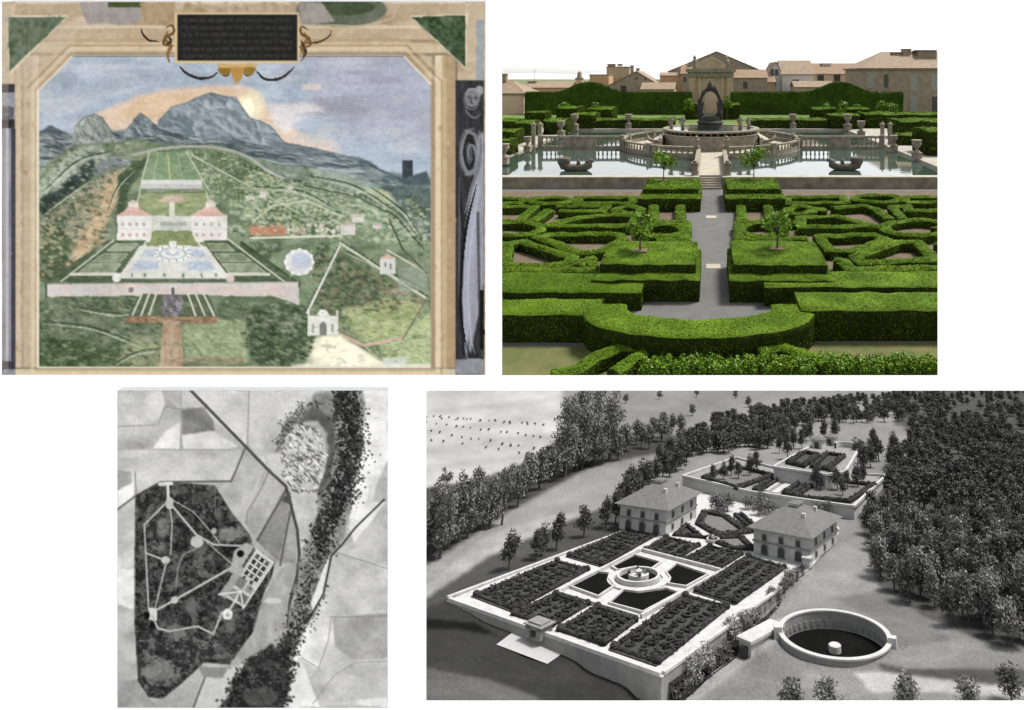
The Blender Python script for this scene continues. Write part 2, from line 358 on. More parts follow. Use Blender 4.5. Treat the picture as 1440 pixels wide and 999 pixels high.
L4=[('narrow closed bar of hedge beside the pond walk, next to the small right block',[([(365,126),(635,122),(650,150),(365,154)],1)]),
 ('oval hedge ring beside the pond walk in the right parterre',[(el(805,132,112,17),1)]),
 ('low hedge bars beside the pond walk at the far right of the right parterre',[([(940,124),(1500,120)],0),([(940,150),(1500,148)],0),([(940,124),(935,150)],0)]),
 ('bent hedge loop bordering the pond-side beds of the right parterre',[([(590,178),(740,166),(800,182),(865,232)],0),([(480,180),(560,186)],0)]),
 ('angled hedge bars running off beside the pond walk in the right parterre',[([(1500,195),(955,190),(950,168),(880,172),(930,232)],0)]),
 ('pointed hedge loop narrowing away from the path in the right parterre',[([(430,222),(600,216),(795,262),(440,268)],1)]),
 ('small round hedge ring behind the young tree of the right block',[(el(430,186,62,16),1)]),
 ('arrow-shaped hedge loop around a brown bed in the right parterre',[([(525,312),(785,302),(850,325),(680,382),(575,378)],1)]),
 ('large pointed hedge loop around a brown bed at the edge of the right parterre',[([(700,408),(900,342),(1000,342),(1085,425),(735,440)],1)]),
 ('swelling round hedge at the middle of the right parterre',[(el(1000,270,160,36),1),([(1500,250),(1120,270),(1500,300)],0)]),
 ('short curled hedge against the big right block',[([(600,425),(650,432),(660,450),(620,455)],0)]),
 ('straight border hedge closing the right parterre behind the second row',[([(640,470),(1500,455)],0)]),
 ('hedge ring close to the path in the right parterre',[(el(240,280,105,32),1),([(130,243),(420,243)],0),([(132,246),(136,325),(470,322)],0)]),
 ('pair of short hedge bars leading to the small right block',[([(145,165),(148,236)],0),([(275,165),(290,236)],0)]),
 ('slanting hedge bar joining the beds at the edge of the right parterre',[([(1095,345),(1500,460)],0)])]
for l,ls in L4: scroll(4,l,ls)
# scroll hedges in the near lawn
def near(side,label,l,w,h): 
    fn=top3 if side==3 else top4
    o=hedge_mesh('lawn_hedge',hedge_geo(fn(l,h),w,h-0.12,0.12,0.16,False,620,0.06,0.03,round_=0.12),G_HEDGE,G_SIDESHADE); tag(o,label,'hedge','low hedges in the near lawn')
near(3,'low bent hedge in the near left lawn, ending under the bowed hedge',[(260,972),(390,950),(470,890),(590,845),(690,842)],0.62,0.72)
near(3,'short low hedge slanting beside the bent hedge in the near left lawn',[(705,868),(640,910),(560,968)],0.6,0.66)
near(4,'low pointed hedge in the near right lawn, ending under the bowed hedge',[(225,862),(330,838),(500,890),(560,930)],0.62,0.72)
# leafy shrubs along the very front
for i in range(15):
    px=925+i*30.0; p=at(px,516+1.5*math.sin(i*2.1),0.4); hh=0.72+0.08*math.sin(i*1.7)+(0.1 if i>4 else 0); rr=0.72
    s=empty('laurel_shrub',(p.x,p.y,0),0,'bushy bright green laurel shrub in the row along the front edge','shrub','bright laurel shrubs along the front edge')
    m=MB(); bl=[]
    for k in range(14):
        a=k*2.4+i; q=(math.cos(a)*rr*math.sqrt(k/14),math.sin(a)*rr*0.62*math.sqrt(k/14),hh*random.uniform(0.72,1.05)); m.tube([(0,0,0),(q[0]*.5,q[1]*.5,q[2]*.5),q],[.02,.015,.006],4)
        bl.append((q[0],q[1],q[2]*0.6,0.24,0.22,0.36))
    m.build('stems',M_bark,s)
    V,Fc=crown_geo(bl,2600,0.075,0.8,hollow=0.25); np_mesh('foliage',V,Fc,G_BRIGHT,s)
# ================================================================== the pond garden
M_water=bpy.data.materials.new('still_pond_water'); M_water.use_nodes=True
_b=M_water.node_tree.nodes['Principled BSDF']; _b.inputs['Base Color'].default_value=(0.035,0.055,0.045,1); _b.inputs['Roughness'].default_value=0.04; _b.inputs['IOR'].default_value=2.0; _b.inputs['Specular IOR Level'].default_value=0.9
_nt=M_water.node_tree; _n=_nt.nodes.new('ShaderNodeTexNoise'); _n.inputs['Scale'].default_value=1.3; _tc=_nt.nodes.new('ShaderNodeTexCoord'); _nt.links.new(_tc.outputs['Object'],_n.inputs['Vector'])
_bp=_nt.nodes.new('ShaderNodeBump'); _bp.inputs['Strength'].default_value=0.05; _bp.inputs['Distance'].default_value=0.05; _nt.links.new(_n.outputs['Fac'],_bp.inputs['Height']); _nt.links.new(_bp.outputs['Normal'],_b.inputs['Normal'])
WZ=0.9; RZ=1.2; FC=Vector((0.0,93.0,0))          # water level, rim level, centre of the fountain island
XL,XR=-27.2,26.5                                  # sides of the square pond
# ground of the pond level and walks
b=MB().box((-60,64.6,0.0),(XL-0.6,122,RZ-0.06)); b.box((XR+0.6,64.6,0.0),(60,122,RZ-0.06)); o=b.build('pond_walk',mat('pale_walk_gravel',(0.27,0.255,0.22),0.95,0.18,0.7)); tag(o,kind='structure')
b=MB().box((-60,121.65,0.0),(60,170,RZ-0.06)); o=b.build('garden_ground',mat('green_turf',(0.075,0.12,0.02),0.95,0.3,0.3)); tag(o,kind='structure')
b=MB(); b.add([(XL,64.6,WZ),(XR,64.6,WZ),(XR,119.5,WZ),(XL,119.5,WZ)],[(0,1,2,3)]); o=b.build('pond_water',M_water); tag(o,kind='structure')
# retaining wall along the front of the pond, with a gap for the steps
for k,(x0,x1,l) in enumerate(((-34,-1.25,'long low grey stone pond wall left of the central steps'),(1.15,34,'long low grey stone pond wall right of the central steps'))):
    w=empty('pond_wall',((x0+x1)/2,64,0),0,l,'wall','stone walls along the front of the pond'); c=w.location.x
    MB().box((x0-c,-0.25,0),(x1-c,0.6,1.04)).build('wall_face',M_stone,w); MB().box((x0-c,-0.36,1.04),(x1-c,0.7,1.22)).build('coping',M_stone_pale,w,bevel=0.03)
    MB().box((x0-c,-0.34,0.0),(x1-c,-0.253,0.16)).build('plinth',M_stone,w)
s=MB()
for i in range(6): s.box((-1.2,63.1+i*0.3,0.002),(1.1,64.62,0.2*(i+1)))
s=s.build('garden_steps',M_stone_pale); tag(s,'short flight of pale stone steps up to the causeway','steps')
for x0,x1,l in ((XL-0.6,XL,'straight pale stone kerb along the left side of the pond'),(XR,XR+0.6,'straight pale stone kerb along the right side of the pond')):
    o=MB().box((x0,64.62,0.3),(x1,120.1,RZ+0.02)).build('pond_kerb',M_stone_pale,bevel=0.04); tag(o,l,'kerb','stone kerbs of the pond')
o=MB().box((XL,119.5,0.3),(XR,121.6,RZ+0.03)).build('pond_kerb',M_stone_pale,bevel=0.04); tag(o,'pale stone kerb across the far end of the pond','kerb','stone kerbs of the pond')
# causeways to the island
o=MB().box((-1.45,64.63,0.2),(1.55,80.2,RZ+0.04)).build('causeway',M_stone_pale); tag(o,'pale straight causeway from the steps to the round fountain island','causeway','stone causeways over the pond')
o=MB().box((-1.4,105.8,0.2),(1.4,119.45,RZ+0.04)).build('causeway',M_stone_pale); tag(o,'causeway behind the fountain island leading to the far kerb','causeway','stone causeways over the pond')

def mesh_only(name,mb,m):
    me=bpy.data.meshes.new(name); me.from_pydata(mb.v,[],mb.f); me.update(); me.materials.append(m); return me
BAL=mesh_only('baluster',MB().lathe([(0.13,0),(0.13,0.09),(0.07,0.13),(0.14,0.36),(0.12,0.5),(0.055,0.72),(0.08,0.86),(0.13,0.9),(0.13,1.0)],8),M_stone)
def balustrade(name,label,p0,p1,z0,h,group,solid=(),gap=0.62,cat='balustrade',post=True):
    p0=Vector((p0[0],p0[1],0)); p1=Vector((p1[0],p1[1],0)); d=p1-p0; L=d.length; r=empty(name,(p0.x,p0.y,z0),math.atan2(d.y,d.x),label,cat,group)
    MB().box((0,-0.3,0),(L,0.3,0.32*h)).build('plinth',M_stone,r,bevel=0.02)
    MB().box((0,-0.27,0.85*h),(L,0.27,h)).build('rail',M_stone,r,bevel=0.03)
    n=max(2,int(L/gap))
    for i in range(n):
        x=(i+0.5)*L/n
        if any(a<=x/L<=b for a,b in solid): continue
        o=bpy.data.objects.new('baluster',BAL); COL.objects.link(o); o.parent=r; o.location=(x,0,0.32*h); o.scale=(1.15,1.15,0.53*h)
    for a,b in solid: MB().box((a*L,-0.2,0.32*h),(b*L,0.2,0.85*h)).build('stone_panel',M_stone,r)
    for x in ((0,L) if post else ()): MB().box((x-0.3,-0.36,0),(x+0.3,0.36,1.06*h)).build('post',M_stone,r,bevel=0.03)
    return r
GB='stone balustrades across the pond'
ym=90.6
balustrade('balustrade','straight stone balustrade with a solid middle panel crossing the pond left of the island',(-25.6,ym),(-13.3,ym),0.55,2.25,GB,[(0.28,0.68)])
balustrade('balustrade','straight stone balustrade with a solid middle panel crossing the pond right of the island',(13.3,ym),(25.6,ym),0.55,2.25,GB,[(0.36,0.62)])
balustrade('balustrade','short stone balustrade on the left edge of the front causeway',(-1.62,65.2),(-1.62,79.3),1.2,1.05,GB,post=False,gap=0.9)
balustrade('balustrade','short stone balustrade on the right edge of the front causeway',(1.72,65.2),(1.72,79.3),1.2,1.05,GB,post=False,gap=0.9)
# causeway gate piers with ball tops
def pier(p,label,h,w=0.62):
    r=empty('stone_pier',p,0,label,'pier','stone piers of the pond garden')
    MB().box((-w/2,-w/2,0),(w/2,w/2,h*0.82)).box((-w*.62,-w*.62,0),(w*.62,w*.62,h*0.12)).build('shaft',M_stone,r,bevel=0.02)
    MB().box((-w*.66,-w*.66,h*0.82),(w*.66,w*.66,h*0.9)).build('cap',M_stone,r,bevel=0.03)
    MB().lathe([(0.0,h*1.08),(w*.3,h*1.05),(w*.42,h*0.99),(w*.3,h*0.92),(w*.15,h*0.9)][::-1],10).build('ball',M_stone,r,True)
pier((-1.95,79.0,1.2),'square stone pier at the left of the island end of the causeway',2.6)
pier((2.0,79.0,1.2),'square stone pier at the right of the island end of the causeway',2.6)
pier((-1.75,64.9,1.2),'low square stone pier at the top left of the garden steps',1.5)
pier((1.75,64.9,1.2),'low square stone pier at the top right of the garden steps',1.5)
for x,l in ((-27.4,'outer tall square stone gate post at the left end of the pond balustrade'),(-26.35,'inner tall square stone gate post at the left end of the pond balustrade'),(26.4,'inner tall square stone gate post at the right end of the pond balustrade'),(27.6,'outer tall square stone gate post at the right end of the pond balustrade')):
    r=empty('gate_post',(x,93.2,1.0),0,l,'gate post','tall gate posts beside the pond')
    MB().box((-.26,-.26,0),(.26,.26,3.2)).build('shaft',M_stone,r,bevel=0.02); MB().box((-.36,-.36,3.2),(.36,.36,3.42)).lathe([(0.36,3.42),(0.2,3.55),(0.0,3.85)],4).build('cap',M_stone,r)
# round island: outer balustraded ring, terrace, inner ring, statues, fountain
isl=empty('fountain_island',(FC.x,FC.y,0),0,'round stone island with balustraded outer ring in the middle of the pond','fountain island')
R1=13.4; a0=math.asin(1.9/R1)
def ring(n,r0,r1,z0,z1,m,parent,s=72,a=(0,2*PI)):
    return MB().lathe([(r1,z0),(r1,z1),(r0,z1),(r0,z0)],s,(0,0,0),a[0],a[1]).build(n,m,parent)
gap=(-PI/2+a0, 3*PI/2-a0)
MB().lathe([(R1+0.25,0.2),(R1+0.25,1.0),(R1,1.04),(0.0,1.05)],72).build('island_base',M_stone,isl)
MB().lathe([(R1-0.3,1.06),(0.0,1.07)],72).build('paving',M_stone_pale,isl)
ring('ring_plinth',R1-0.3,R1+0.12,1.052,1.55,M_stone,isl,90,gap); ring('ring_rail',R1-0.34,R1+0.22,2.2,2.45,M_stone,isl,90,gap)
nb=100
for i in range(nb):
    a=gap[0]+(gap[1]-gap[0])*(i+0.5)/nb
    o=bpy.data.objects.new('baluster',BAL); COL.objects.link(o); o.parent=isl; o.location=((R1-0.1)*math.cos(a),(R1-0.1)*math.sin(a),1.55); o.scale=(1.2,1.2,0.65)
for i in range(12):
    a=gap[0]+(gap[1]-gap[0])*i/11; x,y=(R1-0.08)*math.cos(a),(R1-0.08)*math.sin(a)
    MB().box((-.34,-.34,1.06),(.34,.34,2.62),Matrix.Translation((x,y,0))@Matrix.Rotation(a,4,'Z')).build('pedestal',M_stone,isl,bevel=0.03)
# raised inner terrace, its wall pierced by dark openings, and the steps on each side
ring('terrace_wall',6.6,7.2,1.072,3.0,M_stone,isl,64); ring('terrace_rail',6.5,7.4,3.55,3.8,M_stone,isl,64); ring('terrace_sill',6.55,7.32,3.0,3.12,M_stone_pale,isl,64)
for i in range(44):
    a=2*PI*i/44; o=bpy.data.objects.new('terrace_baluster',BAL); COL.objects.link(o); o.parent=isl; o.location=(6.95*math.cos(a),6.95*math.sin(a),3.12); o.scale=(1.3,1.3,0.43)
MB().lathe([(6.5,3.72),(0,3.72)],48).build('basin_water',M_water,isl)
for k,sg in enumerate((-1,1)):
    s=MB()
    for i in range(7): s.box((sg*(7.2+0.42*(6-i)) if sg>0 else -(7.62+0.42*(6-i)),-4.2-0.1*i,1.073),(sg*(7.62+0.42*(6-i)) if sg>0 else -(7.2+0.42*(6-i)),2.2+0.1*i,1.073+0.24*(i+1)))
    s.build('terrace_steps',M_stone_pale,isl)
def figure(p,rz,label,s=1.0,arm=1):
    """a weathered stone statue: draped standing figure on a block, one continuous body"""
    r=empty('stone_statue',p,rz,label,'statue','statues round the fountain')
    MB().box((-.42*s,-.42*s,0),(.42*s,.42*s,0.5*s)).build('pedestal',M_stone,r,bevel=0.03)
    me=bpy.data.meshes.new('figure'); J=[(0,0,1.45,.2),(0,0,1.75,.19),(0,0.02,2.05,.22),(0,0,2.3,.09),(0,-0.02,2.48,.13),(.12,-.02,1.0,.15),(.14,0.02,.5,.11),(-.12,0.06,1.0,.15),(-.15,.1,.5,.11),(.3,0,2.1,.09),(.45*arm,-.16,1.85,.07),(.42*arm,-.3,2.15,.06),(-.3,0,2.1,.09),(-.4,.02,1.78,.07),(-.3,-.14,1.55,.06)]
    E=[(0,1),(1,2),(2,3),(3,4),(0,5),(5,6),(0,7),(7,8),(2,9),(9,10),(10,11),(2,12),(12,13),(13,14)]
    me.from_pydata([(x*s,y*s,z*s) for x,y,z,_ in J],E,[]); o=link('figure',me,M_stone,r)
    sk=o.modifiers.new('skin','SKIN'); 
    if not me.skin_vertices: 
        import bmesh; bm=bmesh.new(); bm.from_mesh(me); bm.verts.layers.skin.verify(); bm.to_mesh(me); bm.free()
    for i,j in enumerate(J): me.skin_vertices[0].data[i].radius=(j[3]*s,j[3]*s)
    me.skin_vertices[0].data[0].use_root=True
    ss=o.modifiers.new('sub','SUBSURF'); ss.levels=1; ss.render_levels=1
for (px,py,l,a) in ((944,181,'outer stone statue standing left of the dark fountain',1),(960,181,'inner stone statue standing left of the dark fountain',1),(1041,181,'inner stone statue standing right of the dark fountain',1),(1053,183,'outer stone statue standing right of the dark fountain',1)):
    q=onY(px,py,FC.y-1.5); figure((q.x,q.y,2.6),0.4*(px-1000)/50,l,1.25,a)
# leaning river gods and volute blocks on the island's front
for sg,l in ((-1,'reclining stone river god on the left stair end of the island'),(1,'reclining stone river god on the right stair end of the island')):
    r=empty('reclining_statue',(sg*8.6,FC.y-6.3,1.07),0,l,'statue','statues round the fountain')
    MB().box((-1.1,-.5,0),(1.1,.5,1.1)).build('pedestal',M_stone,r,bevel=0.04)
    me=bpy.data.meshes.new('figure'); J=[(-.2*sg,0,1.35,.26),(.25*sg,0,1.65,.27),(.5*sg,0,2.0,.24),(.55*sg,0,2.25,.1),(.6*sg,-.04,2.45,.15),(-.8*sg,-.15,1.5,.18),(-1.3*sg,-.2,1.25,.11),(-.7*sg,.15,1.3,.18),(-1.35*sg,.1,1.15,.11),(.3*sg,-.4,1.75,.1),(-.1*sg,-.5,1.6,.08),(.85*sg,.2,1.8,.1),(1.0*sg,.1,1.35,.08)]
    me.from_pydata([j[:3] for j in J],[(0,1),(1,2),(2,3),(3,4),(0,5),(5,6),(0,7),(7,8),(2,9),(9,10),(2,11),(11,12)],[]); o=link('figure',me,M_stone,r); o.modifiers.new('skin','SKIN')
    if not me.skin_vertices:
        import bmesh; bm=bmesh.new(); bm.from_mesh(me); bm.verts.layers.skin.verify(); bm.to_mesh(me); bm.free()
    for i,j in enumerate(J): me.skin_vertices[0].data[i].radius=(j[3],j[3])
    me.skin_vertices[0].data[0].use_root=True
    o.modifiers.new('sub','SUBSURF').render_levels=1
# the dark central fountain: stepped base, four youths holding up an oval crown with an open middle
ft=empty('central_fountain',(FC.x-0.15,FC.y,2.6),0,'tall blackened stone fountain with an open oval centre on the round island','fountain')
MB().lathe([(2.3,0),(2.3,0.7),(2.0,0.9),(1.9,1.9),(2.15,2.1),(1.75,2.3),(1.65,2.9),(1.2,3.1),(0,3.2)],20).build('base',M_stone_dark,ft,bevel=0.03)
ov=MB(); n=40
for i in range(n):
    a=2*PI*i/n; a2=2*PI*(i+1)/n; vs=[]
    for aa in (a,a2):
        for rr,yy in ((1.0,-.45),(1.33,-.5),(1.33,.5),(1.0,.45)): vs.append((rr*1.3*math.cos(aa),yy,4.75+rr*2.05*math.sin(aa)))
    ov.add(vs,[(0,1,5,4),(1,2,6,5),(2,3,7,6),(3,0,4,7)])
ov.build('oval_frame',M_stone_dark,ft)
MB().lathe([(0.5,7.15),(0.62,7.4),(0.35,7.6),(0.42,7.8),(0.14,8.2),(0.0,8.6)],12).build('finial',M_stone_dark,ft,True)
for sx,sy in ((-1,-.5),(1,-.5),(-1,.6),(1,.6)):
    me=bpy.data.meshes.new('youth'); J=[(1.45,0,3.6,.26),(1.45,0,4.2,.3),(1.4,0,4.6,.12),(1.42,0,4.85,.19),(1.6,0,3.0,.2),(1.55,.05,2.35,.13),(1.3,.1,3.0,.2),(1.25,.15,2.35,.13),(1.75,0,4.5,.12),(1.75,.0,5.1,.1),(1.5,0,5.7,.1),(1.15,0,4.5,.12),(1.0,0,5.2,.1)]
    me.from_pydata([(x*sx*1.05,y+sy,z) for x,y,z,_ in J],[(0,1),(1,2),(2,3),(0,4),(4,5),(0,6),(6,7),(1,8),(8,9),(9,10),(1,11),(11,12)],[]); o=link('youth_figure',me,M_stone_dark,ft); o.modifiers.new('skin','SKIN')
    if not me.skin_vertices:
        import bmesh; bm=bmesh.new(); bm.from_mesh(me); bm.verts.layers.skin.verify(); bm.to_mesh(me); bm.free()
    for i,j in enumerate(J): me.skin_vertices[0].data[i].radius=(j[3]*1.45,j[3]*1.45)
    me.skin_vertices[0].data[0].use_root=True; o.modifiers.new('sub','SUBSURF').render_levels=1
for k in range(9):
    a=2*PI*k/9+.2; MB().tube([(1.5*math.cos(a),.1,4.75+2.35*math.sin(a)),(1.78*math.cos(a),.0,4.75+2.72*math.sin(a)),(1.9*math.cos(a+.07),-.05,4.75+2.8*math.sin(a+.07))],[.24,.2,.06],6).build('scroll',M_stone_dark,ft,True)
M_wet=mat('damp_mossy_stone',(0.12,0.105,0.078),0.8,scale=1.6,col2=(0.05,0.047,0.034),detail=8,bump=0.5,bscale=5)
# two stone boats with urns
def boat(p,sg,label):
    r=empty('stone_boat',p,0,label,'stone boat','stone boats floating in the pond'); r.scale=(.74,.74,.86)
    n=14; V=[]; prof=[(0,-0.15),(0.55,-0.1),(0.9,0.35),(1.0,0.75),(0.86,0.78),(0.5,0.45),(0,0.4)]
    for i in range(n+1):
        t=i/n; x=(-2.6+5.0*t)*sg; w=1.02*math.sin(PI*min(1,0.06+t*0.93))**0.55; lift=0.55*(abs(2*t-1)**3)
        for q,z in [(a,b) for a,b in prof]+[(-a,b) for a,b in prof[::-1]][1:-1]: V.append((x,q*w,z+lift))
    k=len(prof)*2-2; fs=[(i*k+j,(i+1)*k+j,(i+1)*k+(j+1)%k,i*k+(j+1)%k) for i in range(n) for j in range(k)]+[tuple(range(k)),tuple(reversed(range(n*k,n*k+k)))]
    if sg<0: fs=[f[::-1] for f in fs]
    MB().add(V,fs).build('hull',M_wet,r,True)
    MB().lathe([(0.5,0.3),(0.62,0.6),(1.0,1.2),(1.12,1.75),(1.02,1.85),(0.95,1.75),(0,1.7)],16,(2.0*-sg,0,-0.1)).build('urn',M_wet,r,True)
    m=MB(); m.tube([(1.2*sg,0,.5),(1.6*sg,0,1.1),(2.3*sg,0,1.35),(2.75*sg,0,1.2)],[.3,.32,.26,.16],8); m.tube([(0.2*sg,0,.5),(0.3*sg,0,1.2),(0.2*sg,0,1.5)],[.32,.3,.16],8); m.build('crouching_figure',M_wet,r,True)
q=at(811,240,WZ); boat((q.x,q.y,WZ),1,'weathered stone boat with a round urn floating in the left front pool')
q=at(1187,239,WZ); boat((q.x,q.y,WZ),-1,'weathered stone boat with a round urn floating in the right front pool')
# urns and potted plants
URN=MB().lathe([(0.4,0),(0.4,0.18),(0.16,0.3),(0.22,0.45),(0.55,0.9),(0.62,1.25),(0.5,1.36),(0.66,1.5),(0.6,1.55),(0.0,1.45)],14)
def urn(p,label,s=1.0):
    r=empty('stone_urn',p,0,label,'urn','stone urns on pedestals round the pond'); s*=0.82; r.scale=(s,s,s)
    MB().box((-.5,-.5,0),(.5,.5,0.75)).box((-.58,-.58,0.75),(.58,.58,0.85)).build('pedestal',M_stone,r,bevel=0.02)
    o=URN.build('bowl',M_stone,r,True); o.location=(0,0,0.85)
for px,py,l,s in ((709,230,'large stone urn on a pedestal at the left edge beside the front pool',1.25),(742,213,'stone urn on a pedestal near the two left gate posts',1.1),(789,192,'stone urn in front of the clipped box hedges left of the pond',1.4),(808,183,'stone urn standing between box hedges behind the left back pool',1.6),(884,181,'stone urn alone on the far kerb left of the fountain',1.5),(1115,181,'stone urn alone on the far kerb right of the fountain',1.5),(1192,183,'stone urn standing between box hedges behind the right back pool',1.6),(1211,192,'stone urn in front of the clipped box hedges right of the pond',1.4),(1257,211,'stone urn on a pedestal near the two right gate posts',1.1),(1289,223,'large stone urn on a pedestal at the right edge beside the front pool',1.25)):
    q=at(px,py,RZ); urn((q.x,q.y,RZ-0.07),l,s)
# ------------------------------------------------------------------ clipped box behind and beside the pond
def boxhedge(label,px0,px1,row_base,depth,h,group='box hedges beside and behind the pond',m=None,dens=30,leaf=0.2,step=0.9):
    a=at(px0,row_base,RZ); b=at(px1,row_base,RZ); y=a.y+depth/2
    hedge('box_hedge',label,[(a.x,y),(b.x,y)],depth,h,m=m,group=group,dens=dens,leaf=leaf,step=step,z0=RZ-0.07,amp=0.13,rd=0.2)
for a in (('long bright low hedge behind the left back pool',795,948,181,5,1.9),('long bright low hedge behind the right back pool',1058,1166,181,5,1.9),
          ('clipped box hedge behind the left urns',803,836,181.5,6,3.0),('clipped box hedge between the left gate posts and the urns',764,795,189,6,2.6),('dark clipped box hedge at the left end of the pond',724,748,193,6,2.6),
          ('low clipped box hedge at the left edge of the garden',600,727,186,6,2.2),('bright clipped box hedge near the left edge beside the pond',600,724,205,5,2.3),('clipped box hedge lowest at the left edge by the urn',600,716,218,4,2.0),
          ('round topped box hedge before the tall green wall, left of the hump',782,812,174,8,3.6),('round topped box hedge before the tall green wall, right of the left hump',825,860,174,8,3.4),('flat box hedge at the foot of the tall green wall, far left',738,766,174.5,6,2.6),
          ('clipped box hedge behind the right urns',1168,1210,181.5,6,2.8),('flat box hedge at the foot of the right tall green wall, left of the hump',1145,1177,172.5,6,3.2),('flat box hedge at the foot of the right tall green wall, right of the hump',1192,1222,172.5,6,3.2),
          ('clipped box hedge between the right urns and gate posts',1216,1262,180,7,2.9),('long box hedge right of the gate posts',1255,1420,176,6,2.5),('bright clipped box hedge beside the right pool corner',1266,1430,197,7,3.2),('dark clipped box hedge at the right edge',1304,1430,219,6,3.4),('low bright box hedge right of the gate posts by the path',1262,1310,204,4,1.6),
          ('small box hedge left of the portal foot',963,982,168,6,3.8),('small box hedge right of the portal foot',1016,1040,168,6,3.8)): boxhedge(*a)
for px,py,h,l in ((795,172,4.6,'small shrub tree before the left hump of the tall green wall'),(841,172,4.6,'small shrub tree right of the left hump of the tall green wall'),(970,168,5.0,'small shrub tree left of the portal'),(1022,168,5.6,'small shrub tree right of the portal'),(1163,170,4.6,'small shrub tree left of the right hump of the tall green wall'),(1184,174,5.2,'small shrub tree below the right hump of the tall green wall'),(1204,170,4.4,'small shrub tree right of the right hump of the tall green wall'),(1240,174,5.4,'small shrub tree above the right gate posts'),(1252,174,4.6,'smaller shrub tree above the right gate posts')):
    q=at(px,py,RZ); t=empty('shrub_tree',(q.x,q.y,RZ-0.06),0,l,'tree','small shrub trees behind the pond')
    MB().tube([(0,0,0),(0.1,0,h*.5)],[.14,.07]).build('trunk',M_bark,t); bl=[(random.uniform(-.9,.9),random.uniform(-.7,.7),h*random.uniform(.55,.9),.75,.7,h*.16) for _ in range(7)]
    V,Fc=crown_geo(bl,420,0.34); np_mesh('crown',V,Fc,G_BRIGHT,t)
# the tall green wall with its two humps
def tall(label,px0,px1,hump,rb=168):
    Y=164.0; x0=(px0-1000)/F*Y; x1=(px1-1000)/F*Y; xh=(hump-1000)/F*Y; z0=RZ-0.08; nx=int((x1-x0)/0.8); V=[]; Fs=[]
    def top(x): 
        d=abs(x-xh)/9.6; return 7.1+(2.75*(0.5+0.5*math.cos(PI*min(1,d)))**0.9)
    rows=12
    for i in range(nx+1):
        x=x0+(x1-x0)*i/nx; t=top(x)
        for j in range(rows+1): V.append((x,Y,z0+(t-z0)*j/rows))
        for j in range(rows+1): V.append((x,Y+2.6,t-(t-z0)*j/rows))
    k=2*rows+2
    for i in range(nx):
        for j in range(k-1): Fs.append((i*k+j,(i+1)*k+j,(i+1)*k+j+1,i*k+j+1))
    for e in (0,nx):
        for j in range(rows): Fs.append((e*k+j,e*k+j+1,e*k+k-2-j,e*k+k-1-j) if e==nx else (e*k+k-1-j,e*k+k-2-j,e*k+j+1,e*k+j))
    V=np.array(V); V+=np.stack([vnoise(V,0.5,2),vnoise(V,0.45,9)*1.8,vnoise(V,0.5,5)*0.5],axis=1)*0.22; Fs=np.array(Fs)
    A,B,C,D=(V[Fs[:,i]] for i in range(4)); NN=np.cross(C-A,D-B); ar=np.linalg.norm(NN,axis=1)/2; NN/=np.linalg.norm(NN,axis=1)[:,None]+1e-9
    idx=np.repeat(np.arange(len(Fs)),RNG.poisson(ar*22)); u=RNG.random((len(idx),1)); v=RNG.random((len(idx),1)); P=(A[idx]*(1-u)+B[idx]*u)*(1-v)+(D[idx]*(1-u)+C[idx]*u)*v
    LV,LF=quads_at(P+NN[idx]*RNG.uniform(-.05,.12,(len(idx),1)),NN[idx],np.full(len(idx),0.3),0.8)
    o=np_mesh('tall_hedge',np.vstack([V,LV]),np.vstack([Fs,LF+len(V)]),G_DARK); tag(o,label,'hedge','tall green walls at the back of the garden')
tall('tall dark hedge wall with one rounded hump, left of the portal',738,972,828)
tall('tall dark hedge wall with one rounded hump, right of the portal',1028,1270,1182)
# ================================================================== town behind the garden
M_pink=mat('pinkish_render',(0.50,0.375,0.27),0.9,scale=0.5,col2=(0.42,0.31,0.22),detail=7)
M_orange=mat('orange_render',(0.47,0.30,0.17),0.9,scale=0.5,col2=(0.37,0.235,0.14),detail=7)
M_greywall=mat('grey_brown_masonry',(0.30,0.245,0.185),0.9,scale=0.6,col2=(0.20,0.16,0.122),detail=9,bump=0.3,bscale=3)
M_white=mat('whitewashed_render',(0.55,0.54,0.52),0.9,scale=0.5,col2=(0.45,0.44,0.42),detail=7)
M_tile=mat('terracotta_roof_tile',(0.235,0.155,0.095),0.85,scale=1.2,col2=(0.15,0.098,0.062),detail=8,wave=('X',2.2,0.6,0.16))
M_tiley=mat('weathered_roof_tile',(0.25,0.185,0.125),0.85,scale=1.0,col2=(0.165,0.12,0.08),detail=8,wave=('X',2.2,0.6,0.16))
M_dark=mat('dark_window_glass',(0.035,0.035,0.035),0.25,0.2,1.0,spec=0.5)
M_shut=mat('grey_green_shutter',(0.24,0.25,0.22),0.7,0.15,2.0,wave=('Z',9,0,0.2))
M_sand=mat('tan_sandstone',(0.42,0.335,0.22),0.9,scale=0.5,col2=(0.29,0.225,0.15),detail=8,bump=0.3,bscale=4)
M_metal=mat('dull_grey_metal',(0.2,0.2,0.2),0.5,0.1,2.0,metal=0.6)
TG='town houses behind the garden'
